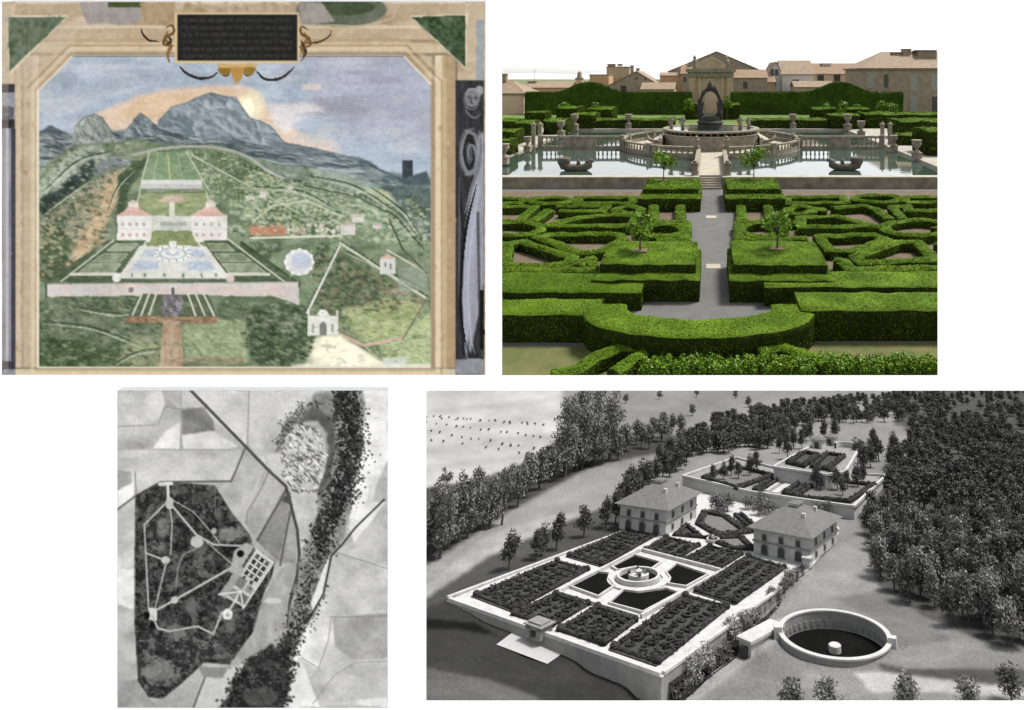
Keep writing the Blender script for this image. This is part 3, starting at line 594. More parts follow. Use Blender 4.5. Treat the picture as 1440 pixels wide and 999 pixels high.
def house(label,px0,px1,Y,row_eave,row_ridge,D,wall,roofm,roof='gable_x',zb=0.0,wins=(),chim=(),over=0.35,ridge=None,name='town_house'):
    """px0..px1 front wall between photo columns at depth Y; windows as (px, row, width m, height m, material)"""
    a=onY(px0,row_eave,Y); b=onY(px1,row_eave,Y); w=b.x-a.x; ze=a.z; zr=onY(0,row_ridge,Y+(D/2 if roof!='gable_y' else 0)).z
    r=empty(name,((a.x+b.x)/2,Y,zb),0,label,'house',TG); h=w/2; e=ze-zb; rr=zr-zb; m=MB()
    if roof=='gable_y': m.prism([(-h,0),(h,0),(h,e),((ridge or 0)*h,rr),(-h,e)],0,D,Matrix(((1,0,0,0),(0,0,1,0),(0,1,0,0),(0,0,0,1))))
    elif roof=='gable_x': m.prism([(0,0),(D,0),(D,e),(D/2,rr),(0,e)],-h,h,Matrix(((0,0,1,0),(1,0,0,0),(0,1,0,0),(0,0,0,1))))
    else: m.box((-h,0,0),(h,D,e))
    m.build('wall',wall,r)
    m=MB(); t=0.22; o=over
    def slab(q): 
        q=[Vector(p) for p in q]; n=(q[1]-q[0]).cross(q[-1]-q[0]).normalized(); n = n if n.z>0 else -n
        k=len(q); vs=[p+n*0.02 for p in q]+[p+n*t for p in q]; fs=[tuple(range(k))[::-1],tuple(range(k,2*k))]+[(i,(i+1)%k,k+(i+1)%k,k+i) for i in range(k)]
        m.add(vs,fs)
    if roof=='gable_x':
        sl=(rr-e)/(D/2); slab([(-h-o,-o,e-sl*o),(h+o,-o,e-sl*o),(h+o,D/2,rr),(-h-o,D/2,rr)]); slab([(-h-o,D+o,e-sl*o),(h+o,D+o,e-sl*o),(h+o,D/2,rr),(-h-o,D/2,rr)])
    elif roof=='gable_y':
        c=(ridge or 0)*h
        for s in (-1,1):
            sl=(rr-e)/(h-c*s); slab([(s*(h+o),-o,e-sl*o),(c,-o,rr),(c,D+o,rr),(s*(h+o),D+o,e-sl*o)])
    elif roof=='hip':
        k=min(h,D/2)*0.8; E=e
        slab([(-h-o,-o,E),(h+o,-o,E),(h-k,D/2,rr),(-h+k,D/2,rr)]); slab([(-h-o,D+o,E),(h+o,D+o,E),(h-k,D/2,rr),(-h+k,D/2,rr)])
        slab([(-h-o,-o,E),(-h-o,D+o,E),(-h+k,D/2,rr)]); slab([(h+o,-o,E),(h+o,D+o,E),(h-k,D/2,rr)])
        m.box((-h-o,-o,E-0.25),(h+o,D+o,E-0.01))
    elif roof=='flat': m.box((-h-0.15,-0.15,e),(h+0.15,D+0.15,e+0.3))
    rf=m.build('roof',roofm,r)
    for px,row,cw,ch,*mm in chim:
        q=onY(px,row,Y+D*0.45)-r.location; cm=MB().box((q.x-cw/2,D*0.45-cw/2,q.z-ch),(q.x+cw/2,D*0.45+cw/2,q.z)); cm.box((q.x-cw*.65,D*0.45-cw*.65,q.z),(q.x+cw*.65,D*0.45+cw*.65,q.z+0.2)); cm.build('chimney',mm[0] if mm else M_greywall,rf)
    for px,row,ww,wh,wm in wins:
        q=onY(px,row,Y)-r.location; f=MB()
        for lo,hi in (((-ww/2-.14,-.09,-wh/2-.14),(-ww/2,.02,wh/2+.14)),((ww/2,-.09,-wh/2-.14),(ww/2+.14,.02,wh/2+.14)),((-ww/2,-.09,wh/2),(ww/2,.02,wh/2+.14)),((-ww/2,-.14,-wh/2-.14),(ww/2,.02,-wh/2))): f.box((lo[0]+q.x,lo[1],lo[2]+q.z),(hi[0]+q.x,hi[1],hi[2]+q.z))
        fo=f.build('window',M_greywall if wall!=M_greywall else M_sand,r)
        MB().box((q.x-ww/2,-.05,q.z-wh/2),(q.x+ww/2,.015,q.z+wh/2)).build('pane' if wm==M_dark else 'shutter',wm,fo)
    return r
house('low pink house with a brown tiled roof at the left edge of the garden',640,736.5,166,132.5,114,14,M_pink,M_tiley,'hip',chim=((709,105,1.6,2.0),))
house('long low tiled house half hidden behind the left green wall',735,800,205,124,116,16,M_orange,M_tiley,'gable_x',chim=((749,115,2.4,1.6),))
house('low tiled roof between the chimney tower and the orange tower, left of the hump',776,828,215,124,117,14,M_pink,M_tile,'gable_x')
house('square orange plastered tower house behind the left green wall',829,856,212,106,105,10,M_orange,M_tiley,'flat')
house('higher tan tower house rising behind the orange tower',853,885,226,95,92,10,M_sand,M_tiley,'flat',chim=((860,91,2.6,0.8),(872,91,1.6,0.6)))
house('grey stone gabled house with two dark square windows behind the left green wall',854,930,200,122,101,18,M_greywall,M_tiley,'gable_y',wins=((877,125,2.0,2.2,M_dark),(923,125,1.6,2.2,M_dark),(895,110.5,0.8,0.8,M_dark),(908,111,0.8,0.8,M_dark)),ridge=0.08,chim=((889,93,1.0,3.0),(897,97,1.0,2.0)))
house('orange plastered house between the grey gable and the church',928,966,214,107,103,12,M_orange,M_tiley,'gable_x')
house('large church-like building with a broad low gable rising behind the portal',940,1073,228,101,73,34,M_greywall,M_tile,'gable_y',ridge=0.02,wins=((1049,117,1.8,3.2,M_dark),))
house('lower stone wing with a sloping tiled roof right of the portal',1030,1079,190,110,99,14,M_greywall,M_tile,'gable_x',wins=((1048,120,1.5,2.4,M_dark),))
house('whitewashed house with a bare end wall and a long tan roof right of the portal',1100,1144,204,104.5,86,20,M_white,M_tiley,'gable_x',wins=((1119,117,2.0,2.2,M_dark),),over=0.5)
house('narrow whitewashed gable end adjoining the white house',1081,1100.5,206,105,87.5,20,M_white,M_tiley,'gable_y',wins=((1086,102,1.0,2.0,M_dark),(1092,102,1.0,2.0,M_dark),(1089,118,1.0,2.0,M_dark)))
house('long pale house with terracotta roof and tall chimney, right of the white house',1143,1212,214,104.5,90,20,M_pink,M_tile,'gable_x',wins=((1154,110,2.2,2.0,M_dark),(1177,110,2.2,2.2,M_dark)),chim=((1161,90,3.0,1.6,M_white),(1166,98,4.5,6.5,M_greywall)))
house('low tan lean-to roof in front of the white house',1118,1172,192,123,115,10,M_sand,M_tiley,'gable_x')
house('large grey-brown house with a hipped tile roof and shuttered windows at the right edge',1212,1420,176,97,74,22,M_greywall,M_tiley,'hip',wins=((1224,113,1.6,4.2,M_shut),(1246,114,1.5,4.0,M_dark),(1285,117,1.9,4.6,M_shut),(1314,116,1.9,4.6,M_shut),(1285,147,1.9,4.6,M_shut),(1315,147,2.0,4.6,M_dark)),chim=((1252,79,2.0,1.6),(1259,75,2.4,2.0),(1274,70,2.4,2.4),(1300,72,5.5,2.0)),over=0.7)
house('small ochre house with a tiled roof peeping over the left green wall beside the portal',902,948,188,126,117,10,M_sand,M_tiley,'gable_x')
house('narrow grey house with a pitched roof left of the church',958,985,212,104,92,14,M_greywall,M_tile,'gable_x',wins=((963,112,1.4,1.8,M_dark),),chim=((972,88,1.2,2.0),))
house('tan lean-to with a tiled roof rising over the right green wall by the white house',1074,1090,200,116,107,10,M_sand,M_tile,'gable_x')
r=empty('chimney_tower',onY(815,130,190),0,'slender tapering chimney tower left of the orange tower','chimney tower')
z=onY(815,100,190).z-r.location.z
MB().prism([(-1.0,-1.0),(1.0,-1.0),(1.0,1.0),(-1.0,1.0)],-9,z*0.6).build('shaft',M_pink,r); MB().box((-1.2,-1.2,z*0.6),(1.2,1.2,z*0.68)).lathe([(0.95,z*.68),(0.6,z*.9),(0.7,z*.92),(0.1,z)],6).build('pot',M_greywall,r)
for px,rt,rb,Y,l in ((752,98,118,230,'thin mast above the low left roofs'),(1048,72,92,232,'short pale mast behind the church gable'),(945,90,100,228,'thin aerial on the church eaves'),(1298,58,72,188,'thin aerial on the right house roof')):
    q=onY(px,rb+8,Y); q2=onY(px,rt,Y); o=MB().tube([q,q2],[.14,.06],5); o.tube([q2+Vector((-.9,0,-.6)),q2+Vector((.9,0,-.6))],.05,4); o=o.build('roof_mast',M_metal); tag(o,l,'mast','masts and aerials on the roofs')
# the portal
Y=168.0; P=empty('garden_portal',(0,Y,RZ-0.1),0,'classical stone portal with pediment and ochre panels between the two green walls','portal'); k=Y/F
def pz(row): return H-(row-PPY)*k-(RZ-0.1)
xl,xr=(969-1000)*k,(1030-1000)*k
MB().box((xl,0,0),(xr,3,pz(102))).build('wall',M_sand,P)
for px0,px1 in ((969,978),(1022,1031)): MB().box(((px0-1000)*k,-0.55,0),((px1-1000)*k,0.002,pz(109))).build('pilaster',M_sand,P,bevel=0.04)
for px0,px1 in ((982,986),(1014,1018)): MB().box(((px0-1000)*k,-0.4,0),((px1-1000)*k,0.002,pz(109))).build('pilaster',M_sand,P,bevel=0.04)
for px0,px1 in ((978.6,981.4),(1018.6,1021.4)): MB().box(((px0-1000)*k,-0.12,pz(150)),((px1-1000)*k,0.002,pz(111))).build('ochre_panel',M_orange,P)
MB().box((xl-.35,-.8,pz(109)),(xr+.35,3.3,pz(102))).build('entablature',M_stone,P,bevel=0.05); MB().box((xl-.9,-1.25,pz(102)),(xr+.9,3.6,pz(97))).build('cornice',M_stone,P,bevel=0.05)
MB().prism([((978-1000)*k,pz(97)),((1021-1000)*k,pz(97)),((1021-1000)*k,pz(91)),(0,pz(80)),((978-1000)*k,pz(91))],-0.9,2.6,Matrix(((1,0,0,0),(0,0,1,0),(0,1,0,0),(0,0,0,1)))).build('pediment',M_sand,P,bevel=0.08)
MB().box(((992-1000)*k,-.06,0),((1008-1000)*k,0.03,pz(128))).lathe([(1.58,0.0),(0,0.0)],20,(0,-0.06,0),0,PI,Matrix.Translation((0,0,pz(128)))@Matrix.Rotation(PI/2,4,'X')).build('doorway',M_pink,P)
for px in (977,1022): MB().box(((px-1000)*k-.6,-.6,pz(97)),((px-1000)*k+.6,.6,pz(90))).lathe([(.7,pz(90)),(.75,pz(86)),(.35,pz(83)),(.5,pz(81)),(0,pz(77))],10,((px-1000)*k,0,0)).build('finial',M_stone,P)
# distant hills, with haze painted in as a pale colour
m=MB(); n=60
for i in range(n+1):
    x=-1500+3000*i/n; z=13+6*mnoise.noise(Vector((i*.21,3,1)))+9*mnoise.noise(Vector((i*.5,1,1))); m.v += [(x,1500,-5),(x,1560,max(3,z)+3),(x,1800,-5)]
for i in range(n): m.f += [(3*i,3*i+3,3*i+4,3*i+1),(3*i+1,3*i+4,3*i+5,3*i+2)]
o=m.build('hills',mat('far_hills_painted_haze',(0.50,0.53,0.54),1.0,0.06,0.01)); tag(o,kind='structure')
# ================================================================== grey villa garden on the slope below, seen through the lower window
def _ray(px,py): return Vector(((px-PPX)/F,1.0,-(py-PPY)/F))
d1=_ray(1568,480).normalized(); d2=_ray(-516,437); d2=(d2-d1*d2.dot(d1)).normalized()      # along the garden; across it to the left
dn=d1.cross(d2).normalized()
if dn.z<0: dn=-dn
DH=2.2; DS=0.86; EYE=Vector((0,0,H))
def Dw(px,py,z=0.0):
    r=_ray(px,py); return EYE+r*((DH-z)*DS/-dn.dot(r))
_o=Dw(600+510/1.7143,550+455/1.7143)
MD=Matrix(((d1.x,d2.x,dn.x,_o.x),(d1.y,d2.y,dn.y,_o.y),(d1.z,d2.z,dn.z,_o.z),(0,0,0,1)))@Matrix.Scale(DS,4); MDI=MD.inverted()
def UP(u,v): return (600+u/1.7143,550+v/1.7143)
def D(u,v,z=0.0): return MDI@Dw(*UP(u,v),z)             # local point on the model's own level z
def row_of(p):                                        # photo row (in u,v units) of a local point
    w=MD@p-EYE; return ((PPY-w.z/w.y*F)-550)*1.7143
def zfor(p,v):                                        # height that puts the top of something standing at p on row v
    lo,hi=0.0,2.0
    for _ in range(30):
        m=(lo+hi)/2
        if row_of(p+Vector((0,0,m)))>v: lo=m
        else: hi=m
    return lo
def dempty(name,p,label,cat,group=None,rz=0.0,s=1.0):
    o=empty(name); o.matrix_basis=MD@Matrix.Translation(p)@Matrix.Rotation(rz,4,'Z')@Matrix.Scale(s,4); return tag(o,label,cat,group)
def dbuild(mb,name,m,parent=None,**k):
    o=mb.build(name,m,parent,**k)
    if parent is None: o.matrix_basis=MD.copy()
    return o
def gmat(n,a,b=None,scale=14,**k): return mat(n,(a,a,a*0.985),col2=None if b is None else (b,b,b*0.985),scale=scale,noise=0.12,**k)
K_white=gmat('white_limestone_path',0.36,0.27); K_wall=gmat('grey_render',0.19,0.14,9); K_wall2=gmat('grey_plaster_villa',0.37,0.28,9); K_pale=gmat('pale_plaster',0.34,0.28,9); K_roof=gmat('grey_roof_tiles',0.10,0.072,20,wave=('X',60,0.5,0.12))
K_bed=gmat('dark_bed_earth',0.028,0.016,18); K_hedge=mat('dark_grey_hedge_leaf',(0.034,0.034,0.033),0.8,col2=(0.016,0.016,0.016),scale=14,island=0.5,spec=0.05)
K_tree=mat('grey_tree_leaf',(0.175,0.175,0.170),0.8,col2=(0.098,0.098,0.096),scale=3,island=0.32,spec=0.03); K_treed=mat('dark_tree_leaf',(0.088,0.088,0.086),0.8,col2=(0.046,0.046,0.045),scale=3,island=0.32,spec=0.05); K_treel=mat('pale_grey_leaf',(0.26,0.26,0.25),0.8,col2=(0.13,0.13,0.128),scale=8,island=0.5,spec=0.05)
K_bark=gmat('grey_bark',0.05); K_pool=mat('dark_pool_water',(0.006,0.006,0.006),0.6,0.2,5,spec=0.0); K_win=gmat('dark_opening',0.045,spec=0.2); K_grey=gmat('grey_paving',0.17,0.13); K_lawn=gmat('grey_lawn',0.10,0.075)
# ---- terrain: one sheet; its pigment marks fields, grass, gravel and some painted shade
CT=[(48,505,-.012),(-300,640,-.03),(0,600,-.03),(150,600,-.055),(290,640,-.075),(430,700,-.115),(560,755,-.165),(620,757,-.165),(720,650,-.14),(830,560,-.09),(918,450,-.012),(1000,330,-.0),(487,330,-.012),(250,420,-.012),(983,597,-.055),(850,590,-.055),(1115,605,-.055),(985,515,-.055),(985,678,-.06),(1100,600,-.02),(1440,760,-.02),(1440,400,.05),(1440,0,.12),(1100,250,.02),(1000,100,.06),(700,100,.02),(550,150,-.02),(300,300,-.06),(0,450,-.10),(200,200,-.13),(0,150,-.18),(0,0,-.15),(400,0,-.1),(-500,200,-.16),(1900,760,.0),(1900,200,.14)]
CA=np.array(CT)
def off(u,v):
    d=((CA[:,0]-u)**2+((CA[:,1]-v)*1.6)**2+900.0)**1.6; w=1/d; return float((w*CA[:,2]).sum()/w.sum())
def G(u,v,dz=0.0): return D(u,v,off(u,v)+dz)              # on the terrain
def inpoly(P,U,V):
    r=np.zeros(U.shape,bool); n=len(P)
    for i in range(n):
        x1,y1=P[i]; x2,y2=P[(i+1)%n]
        if y1==y2: continue
        c=((y1>V)!=(y2>V))&(U<(x2-x1)*(V-y1)/(y2-y1)+x1); r^=c
    return r
def lin(s): s=s/255.0; return ((s+0.055)/1.055)**2.4 if s>0.04 else s/12.92
def srgb_alb(s,k=1.95): return lin(s)/k
def blur2(a,n):
    for _ in range(n):
        p=np.pad(a,1,mode='edge'); a=(p[:-2,1:-1]+p[2:,1:-1]+p[1:-1,:-2]+p[1:-1,2:]+2*p[1:-1,1:-1])/6
    return a
def fnoise(shape,scx,scy,seed,octs=4):
    """fractal value noise on a raster"""
    rng=np.random.default_rng(seed); h,w=shape; out=np.zeros(shape); amp=1.0; tot=0
    for o in range(octs):
        gy=max(2,int(h/scy)+2); gx=max(2,int(w/scx)+2); g=rng.random((gy,gx)); y=np.linspace(0,gy-1.001,h); x=np.linspace(0,gx-1.001,w)
        yi=y.astype(int); xi=x.astype(int); fy=(y-yi)[:,None]; fx=(x-xi)[None,:]; fy=fy*fy*(3-2*fy); fx=fx*fx*(3-2*fx)
        a=g[np.ix_(yi,xi)]*(1-fx)+g[np.ix_(yi,xi+1)]*fx; b=g[np.ix_(yi+1,xi)]*(1-fx)+g[np.ix_(yi+1,xi+1)]*fx
        out+=amp*(a*(1-fy)+b*fy); tot+=amp; amp*=0.55; scx=max(1.0,scx/2); scy=max(1.0,scy/2)
    return out/tot-0.5
us=np.arange(-560,1960,5.0); vs=np.concatenate([np.arange(-14,300,4.0),np.arange(300,776,4.0)])
UU,VV=np.meshgrid(us,vs); val=np.full(UU.shape,140.0)
Z=[([(-600,-20),(330,-20),(330,110),(250,170),(120,215),(-600,330)],186),([(330,-20),(900,-20),(620,90),(480,120),(400,100)],135),
   ([(-600,330),(120,215),(250,170),(330,110),(400,100),(640,110),(560,150),(400,180),(200,290),(0,420),(-600,640)],74),
   ([(0,420),(200,290),(400,185),(560,150),(640,118),(560,205),(470,265),(300,300),(150,345),(0,470),(-600,760),(-600,700)],150),
   ([(0,470),(150,345),(300,300),(470,268),(300,330),(150,400),(48,470),(0,500),(-600,800)],166),
   ([(150,400),(330,318),(480,262),(500,330),(48,505),(0,520),(0,500)],80),
   ([(-600,540),(0,520),(48,505),(567,690),(567,760),(-600,790)],58),
   ([(-600,545),(0,548),(120,560),(170,590),(60,572),(-600,585)],24),  # curved cast shadow painted dark on the grass
   ([(-600,660),(0,668),(150,695),(250,730),(330,775),(-600,790)],96),
   ([(567,700),(620,690),(920,425),(1030,295),(1100,330),(1090,470),(1200,545),(1390,620),(1440,610),(1960,600),(1960,790),(540,790)],134),
   ([(1000,360),(1075,400),(1095,480),(985,500),(850,530),(910,440)],144),
   ([(985,500),(1095,480),(1200,545),(1270,600),(1130,620),(1100,560)],118),
   ([(1085,655),(1150,668),(1440,672),(1960,690),(1960,740),(1440,712),(1200,690),(1100,675)],80),  # shaded band of the bank, its shade painted into the pigment
   ([(1030,680),(1100,676),(1200,692),(1440,718),(1960,745),(1960,760),(1440,738),(1150,722),(1075,728)],180),
   ([(600,790),(900,560),(850,545),(560,775)],160),
   ([(1090,230),(1040,300),(1090,470),(1200,545),(1390,620),(1440,612),(1960,600),(1960,-20),(1150,-20)],84),
   ([(900,85),(1150,85),(1190,150),(1120,200),(1030,190),(900,130)],140)]
for P,s in Z: val[inpoly(P,UU,VV)]=s
val=blur2(val,2); val[inpoly([(-600,-20),(330,-20),(330,110),(250,170),(-600,330)],UU,VV)]-=(10*np.clip(np.sin(VV/7.0+UU/60.0),0,1))[inpoly([(-600,-20),(330,-20),(330,110),(250,170),(-600,330)],UU,VV)]; sp=fnoise(UU.shape,26,7,5)*30+fnoise(UU.shape,6,4,6)*22; val=np.clip(val*(1+sp/255*1.3)+sp*0.25,18,235)
rows=len(vs); cols=len(us); V=np.zeros((rows,cols,3))
for i in range(rows):
    for j in range(cols):
        o=off(us[j],vs[i]); p=D(us[j],vs[i],o); V[i,j]=p
V=V.reshape(-1,3); V[:,2]+=vnoise(V,9.0,3)*0.003
idx=np.arange(rows*cols).reshape(rows,cols); Fq=np.stack([idx[:-1,:-1],idx[1:,:-1],idx[1:,1:],idx[:-1,1:]],axis=-1).reshape(-1,4)
K_terr=attr_mat('grey_fields',0.95,38.0,0.13,0.35,0.03)
_zg=off(983,597); BC=D(983,597,_zg); BR=(D(1115,605,_zg)-D(850,590,_zg)).length/2-.02
_ct=V[Fq].mean(axis=1); Fq=Fq[np.hypot(_ct[:,0]-BC.x,_ct[:,1]-BC.y)>BR+.012]
o=np_mesh('terrain',V,Fq,K_terr,None,True); o.matrix_basis=MD.copy(); tag(o,kind='structure')
def set_pigment(o,alb):
    a=np.ones((len(alb),4),np.float32); a[:,:3]=alb if alb.ndim==2 else alb[:,None]
    at_=o.data.color_attributes.new('pigment','FLOAT_COLOR','POINT'); at_.data.foreach_set('color',a.ravel())
set_pigment(o,np.array([srgb_alb(s) for s in val.ravel()]))
# ---- main terrace
def P2(l,z=0.0): return [D(u,v,z) for u,v in l]
TER=[(48,505),(567,690),(928,424),(1000,335),(960,300),(760,262),(640,235),(487,333)]
tr=dempty('garden_terrace',Vector((0,0,-0.21)),'broad white walled terrace carrying the grey parterre and two villas','terrace')
def loc(l,o): return [p-o for p in l]
tl=loc([Vector((p.x,p.y,0)) for p in P2(TER)],Vector((0,0,0)))
MB().prism(tl,0.0,0.205).build('retaining_wall',K_wall,tr); MB().prism(tl,0.2055,0.21).build('paving',K_white,tr)
def rim(pts,w,z0,z1,m,name,parent):
    b=MB()
    for a,c in zip(pts[:-1],pts[1:]):
        d=(c-a); L=d.length; ang=math.atan2(d.y,d.x); b.box((0,-w/2,z0),(L,w/2,z1),Matrix.Translation((a.x,a.y,0))@Matrix.Rotation(ang,4,'Z'))
    return b.build(name,m,parent)
for A,B_ in (((54,504),(564,686)),((571,684),(905,440)),((50,501),(480,338))):
    rim([D(*A),D(*B_)],0.03,0.2105,0.228,K_white,'parapet',tr)
# ---- parterre beds
def dribbon(pts,w,h,z0=0.0,closed=False,dens=2600,leaf=0.022,step=0.045,m=None): return hedge_geo(pts,w,h,z0,step,closed,dens,leaf,0.006,ntop=2,round_=h*0.25)
BG='hedged beds of the grey parterre'
def bed(label,uv,curls=True,h=0.022):
    q=P2(uv); c=sum(q,Vector())/len(q); r=dempty('parterre_bed',c+Vector((0,0,0.001)),label,'garden bed',BG); q=[p-c for p in q]
    MB().prism([(p.x,p.y) for p in q],0.0,0.006).build('earth',K_bed,r)
    inn=[p*0.92 for p in q]; hedge_mesh('border_hedge',dribbon([(p.x,p.y) for p in inn],0.042,h,0.002,True),K_hedge,K_hedge,r)
    if curls:
        gs=[]; e1=q[1]-q[0]; e2=q[3]-q[0]; n1=max(1,int(round(e1.length/0.135))); n2=max(1,int(round(e2.length/0.135)))
        for i in range(n1):
            for j in range(n2):
                s=(i+.5)/n1; t=(j+.5)/n2; p=(q[0]*(1-s)+q[1]*s)*(1-t)+(q[3]*(1-s)+q[2]*s)*t; p=p*0.86
                R=0.04; a0=random.uniform(0,6); k=random.random()
                if k<.6: pts=[(p.x+R*math.cos(a0+a)*(.4+.6*a/5),p.y+R*math.sin(a0+a)*(.4+.6*a/5)) for a in np.linspace(0.3,5.3,9)]; gs.append(dribbon(pts,0.024,h*.95,0.002,False,2600,0.02,0.03))
                else: gs.append(dribbon([(p.x+R*math.cos(a0+a),p.y+R*math.sin(a0+a)) for a in np.linspace(0,5.5,8)],0.024,h*.95,0.002,True,2600,0.02,0.03))
        hedge_mesh('scroll_hedge',join_geo(gs),K_hedge,K_hedge,r)
    b=MB()
    for p in inn[:4]: b.lathe([(0.03,0),(0.034,h*1.1),(0.02,h*1.75),(0,h*1.9)],8,(p.x,p.y,0))
    b.build('corner_shrub',K_hedge,r)
for l,uv in (('long hedged bed at the outer left corner of the grey parterre',[(106,497),(205,535),(396,431),(318,409)]),('long hedged bed beside the left villa in the grey parterre',[(334,401),(420,426),(556,349),(487,335)]),
  ('square hedged bed left of the gatehouse path in the grey parterre',[(203,541),(300,572),(394,516),(311,491)]),('square hedged bed right of the gatehouse path in the grey parterre',[(313,579),(427,617),(509,556),(412,520)]),
  ('largest long hedged bed at the front right corner of the grey parterre',[(438,626),(553,666),(733,521),(626,491)]),('long hedged bed beside the right villa in the grey parterre',[(641,487),(742,518),(870,427),(777,396)]),
  ('square hedged bed behind the far pool, nearer the left villa',[(521,386),(602,408),(660,375),(577,353)]),('square hedged bed behind the far pool, nearer the right villa',[(616,409),(702,434),(763,396),(682,374)])): bed(l,uv)
def flat(name,label,cat,uv,z0,z1,m,group=None):
    q=P2(uv); o=dbuild(MB().prism([(p.x,p.y) for p in q],z0,z1),name,m); return tag(o,label,cat,group)
PG='dark pools of the grey water parterre'
for l,uv in (('dark angular pool at the left of the round grey fountain',[(347,475),(413,499),(452,473),(437,455),(441,444),(404,440)]),('dark angular pool behind the round grey fountain',[(447,427),(462,436),(505,428),(540,433),(563,417),(500,399)]),
  ('dark angular pool at the right of the round grey fountain',[(577,441),(588,455),(582,468),(625,475),(677,446),(602,421)]),('dark angular pool in front of the round grey fountain',[(441,515),(521,537),(606,491),(575,480),(510,489),(475,484)])):
    q=P2(uv); c=sum(q,Vector())/len(q); r=dempty('garden_pool',c+Vector((0,0,0.0015)),l,'pool',PG); q=[p-c for p in q]
    MB().prism([(p.x,p.y) for p in q],0,0.004).build('water',K_pool,r); qq=[p*1.03 for p in q]; rim(qq+[qq[0]],0.016,0.0,0.02,K_white,'kerb',r)
# kerb lines round the pools
q=P2([(314,490),(513,551),(713,438),(515,386)])
kb=MB()
for a,c in zip(q,q[1:]+q[:1]):
    d=c-a; kb.box((0.02,-.012,0.001),(d.length-0.02,.012,0.03),Matrix.Translation((a.x,a.y,0))@Matrix.Rotation(math.atan2(d.y,d.x),4,'Z'))
o=dbuild(kb,'pool_parapet',K_white); tag(o,'square white parapet enclosing the four dark pools','parapet')
f=dempty('round_fountain',Vector((0,0,0.001)),'round white ringed fountain between the four dark pools','fountain')
MB().lathe([(0.30,0),(0.30,0.012),(0.235,0.012),(0.235,0)],48).build('outer_ring',K_white,f); MB().lathe([(0.21,0),(0.21,0.045),(0.185,0.045),(0.185,0)],48).build('balustrade_ring',K_white,f); MB().lathe([(0.184,0.006),(0,0.006)],40).build('water',K_pool,f)
MB().lathe([(0.10,0),(0.10,0.05),(0.085,0.055),(0.085,0.03),(0,0.03)],24).lathe([(0.03,0.03),(0.02,0.06),(0.035,0.07),(0.0,0.09)],12).build('basin',K_white,f)
for k in range(4):
    a=k*PI/2+0.78; MB().lathe([(0.014,0.05),(0.017,0.07),(0.0,0.09)],8,(0.092*math.cos(a),0.09*math.sin(a),0)).build('figure',K_win,f)
# fan garden between the villas
def fan(label,uv,inner=None,h=0.03):
    q=P2(uv); c=sum(q,Vector())/len(q); r=dempty('fan_bed',c+Vector((0,0,0.001)),label,'garden bed','beds of the fan garden between the villas'); q=[p-c for p in q]
    MB().prism([(p.x,p.y) for p in q],0,0.004).build('lawn',K_lawn if inner else K_bed,r); hedge_mesh('border_hedge',dribbon([(p.x*.9,p.y*.9) for p in q],inner or 0.05,h,0.002,True),K_hedge,K_hedge,r)
fan('wide pentagonal lawn with dark hedge border in the fan garden',[(650,322),(668,292),(722,302),(780,345),(700,352)],0.09)
fan('small dark triangular bed beside the left villa',[(594,350),(627,323),(664,356)])
fan('dark strip bed in front of the pentagonal lawn',[(672,356),(760,352),(790,385),(735,383)],0.07)
fan('narrow dark bed beside the right villa',[(742,300),(760,298),(800,335),(792,345)])
rf=dempty('small_fountain',D(690,363,0.001),'small white round basin at the foot of the fan garden','fountain'); MB().lathe([(0.075,0),(0.075,0.03),(0.06,0.03),(0.06,0.012),(0,0.012)],24).build('basin',K_white,rf); MB().lathe([(0.02,0.012),(0.012,0.06),(0,0.07)],10).build('jet',K_white,rf)
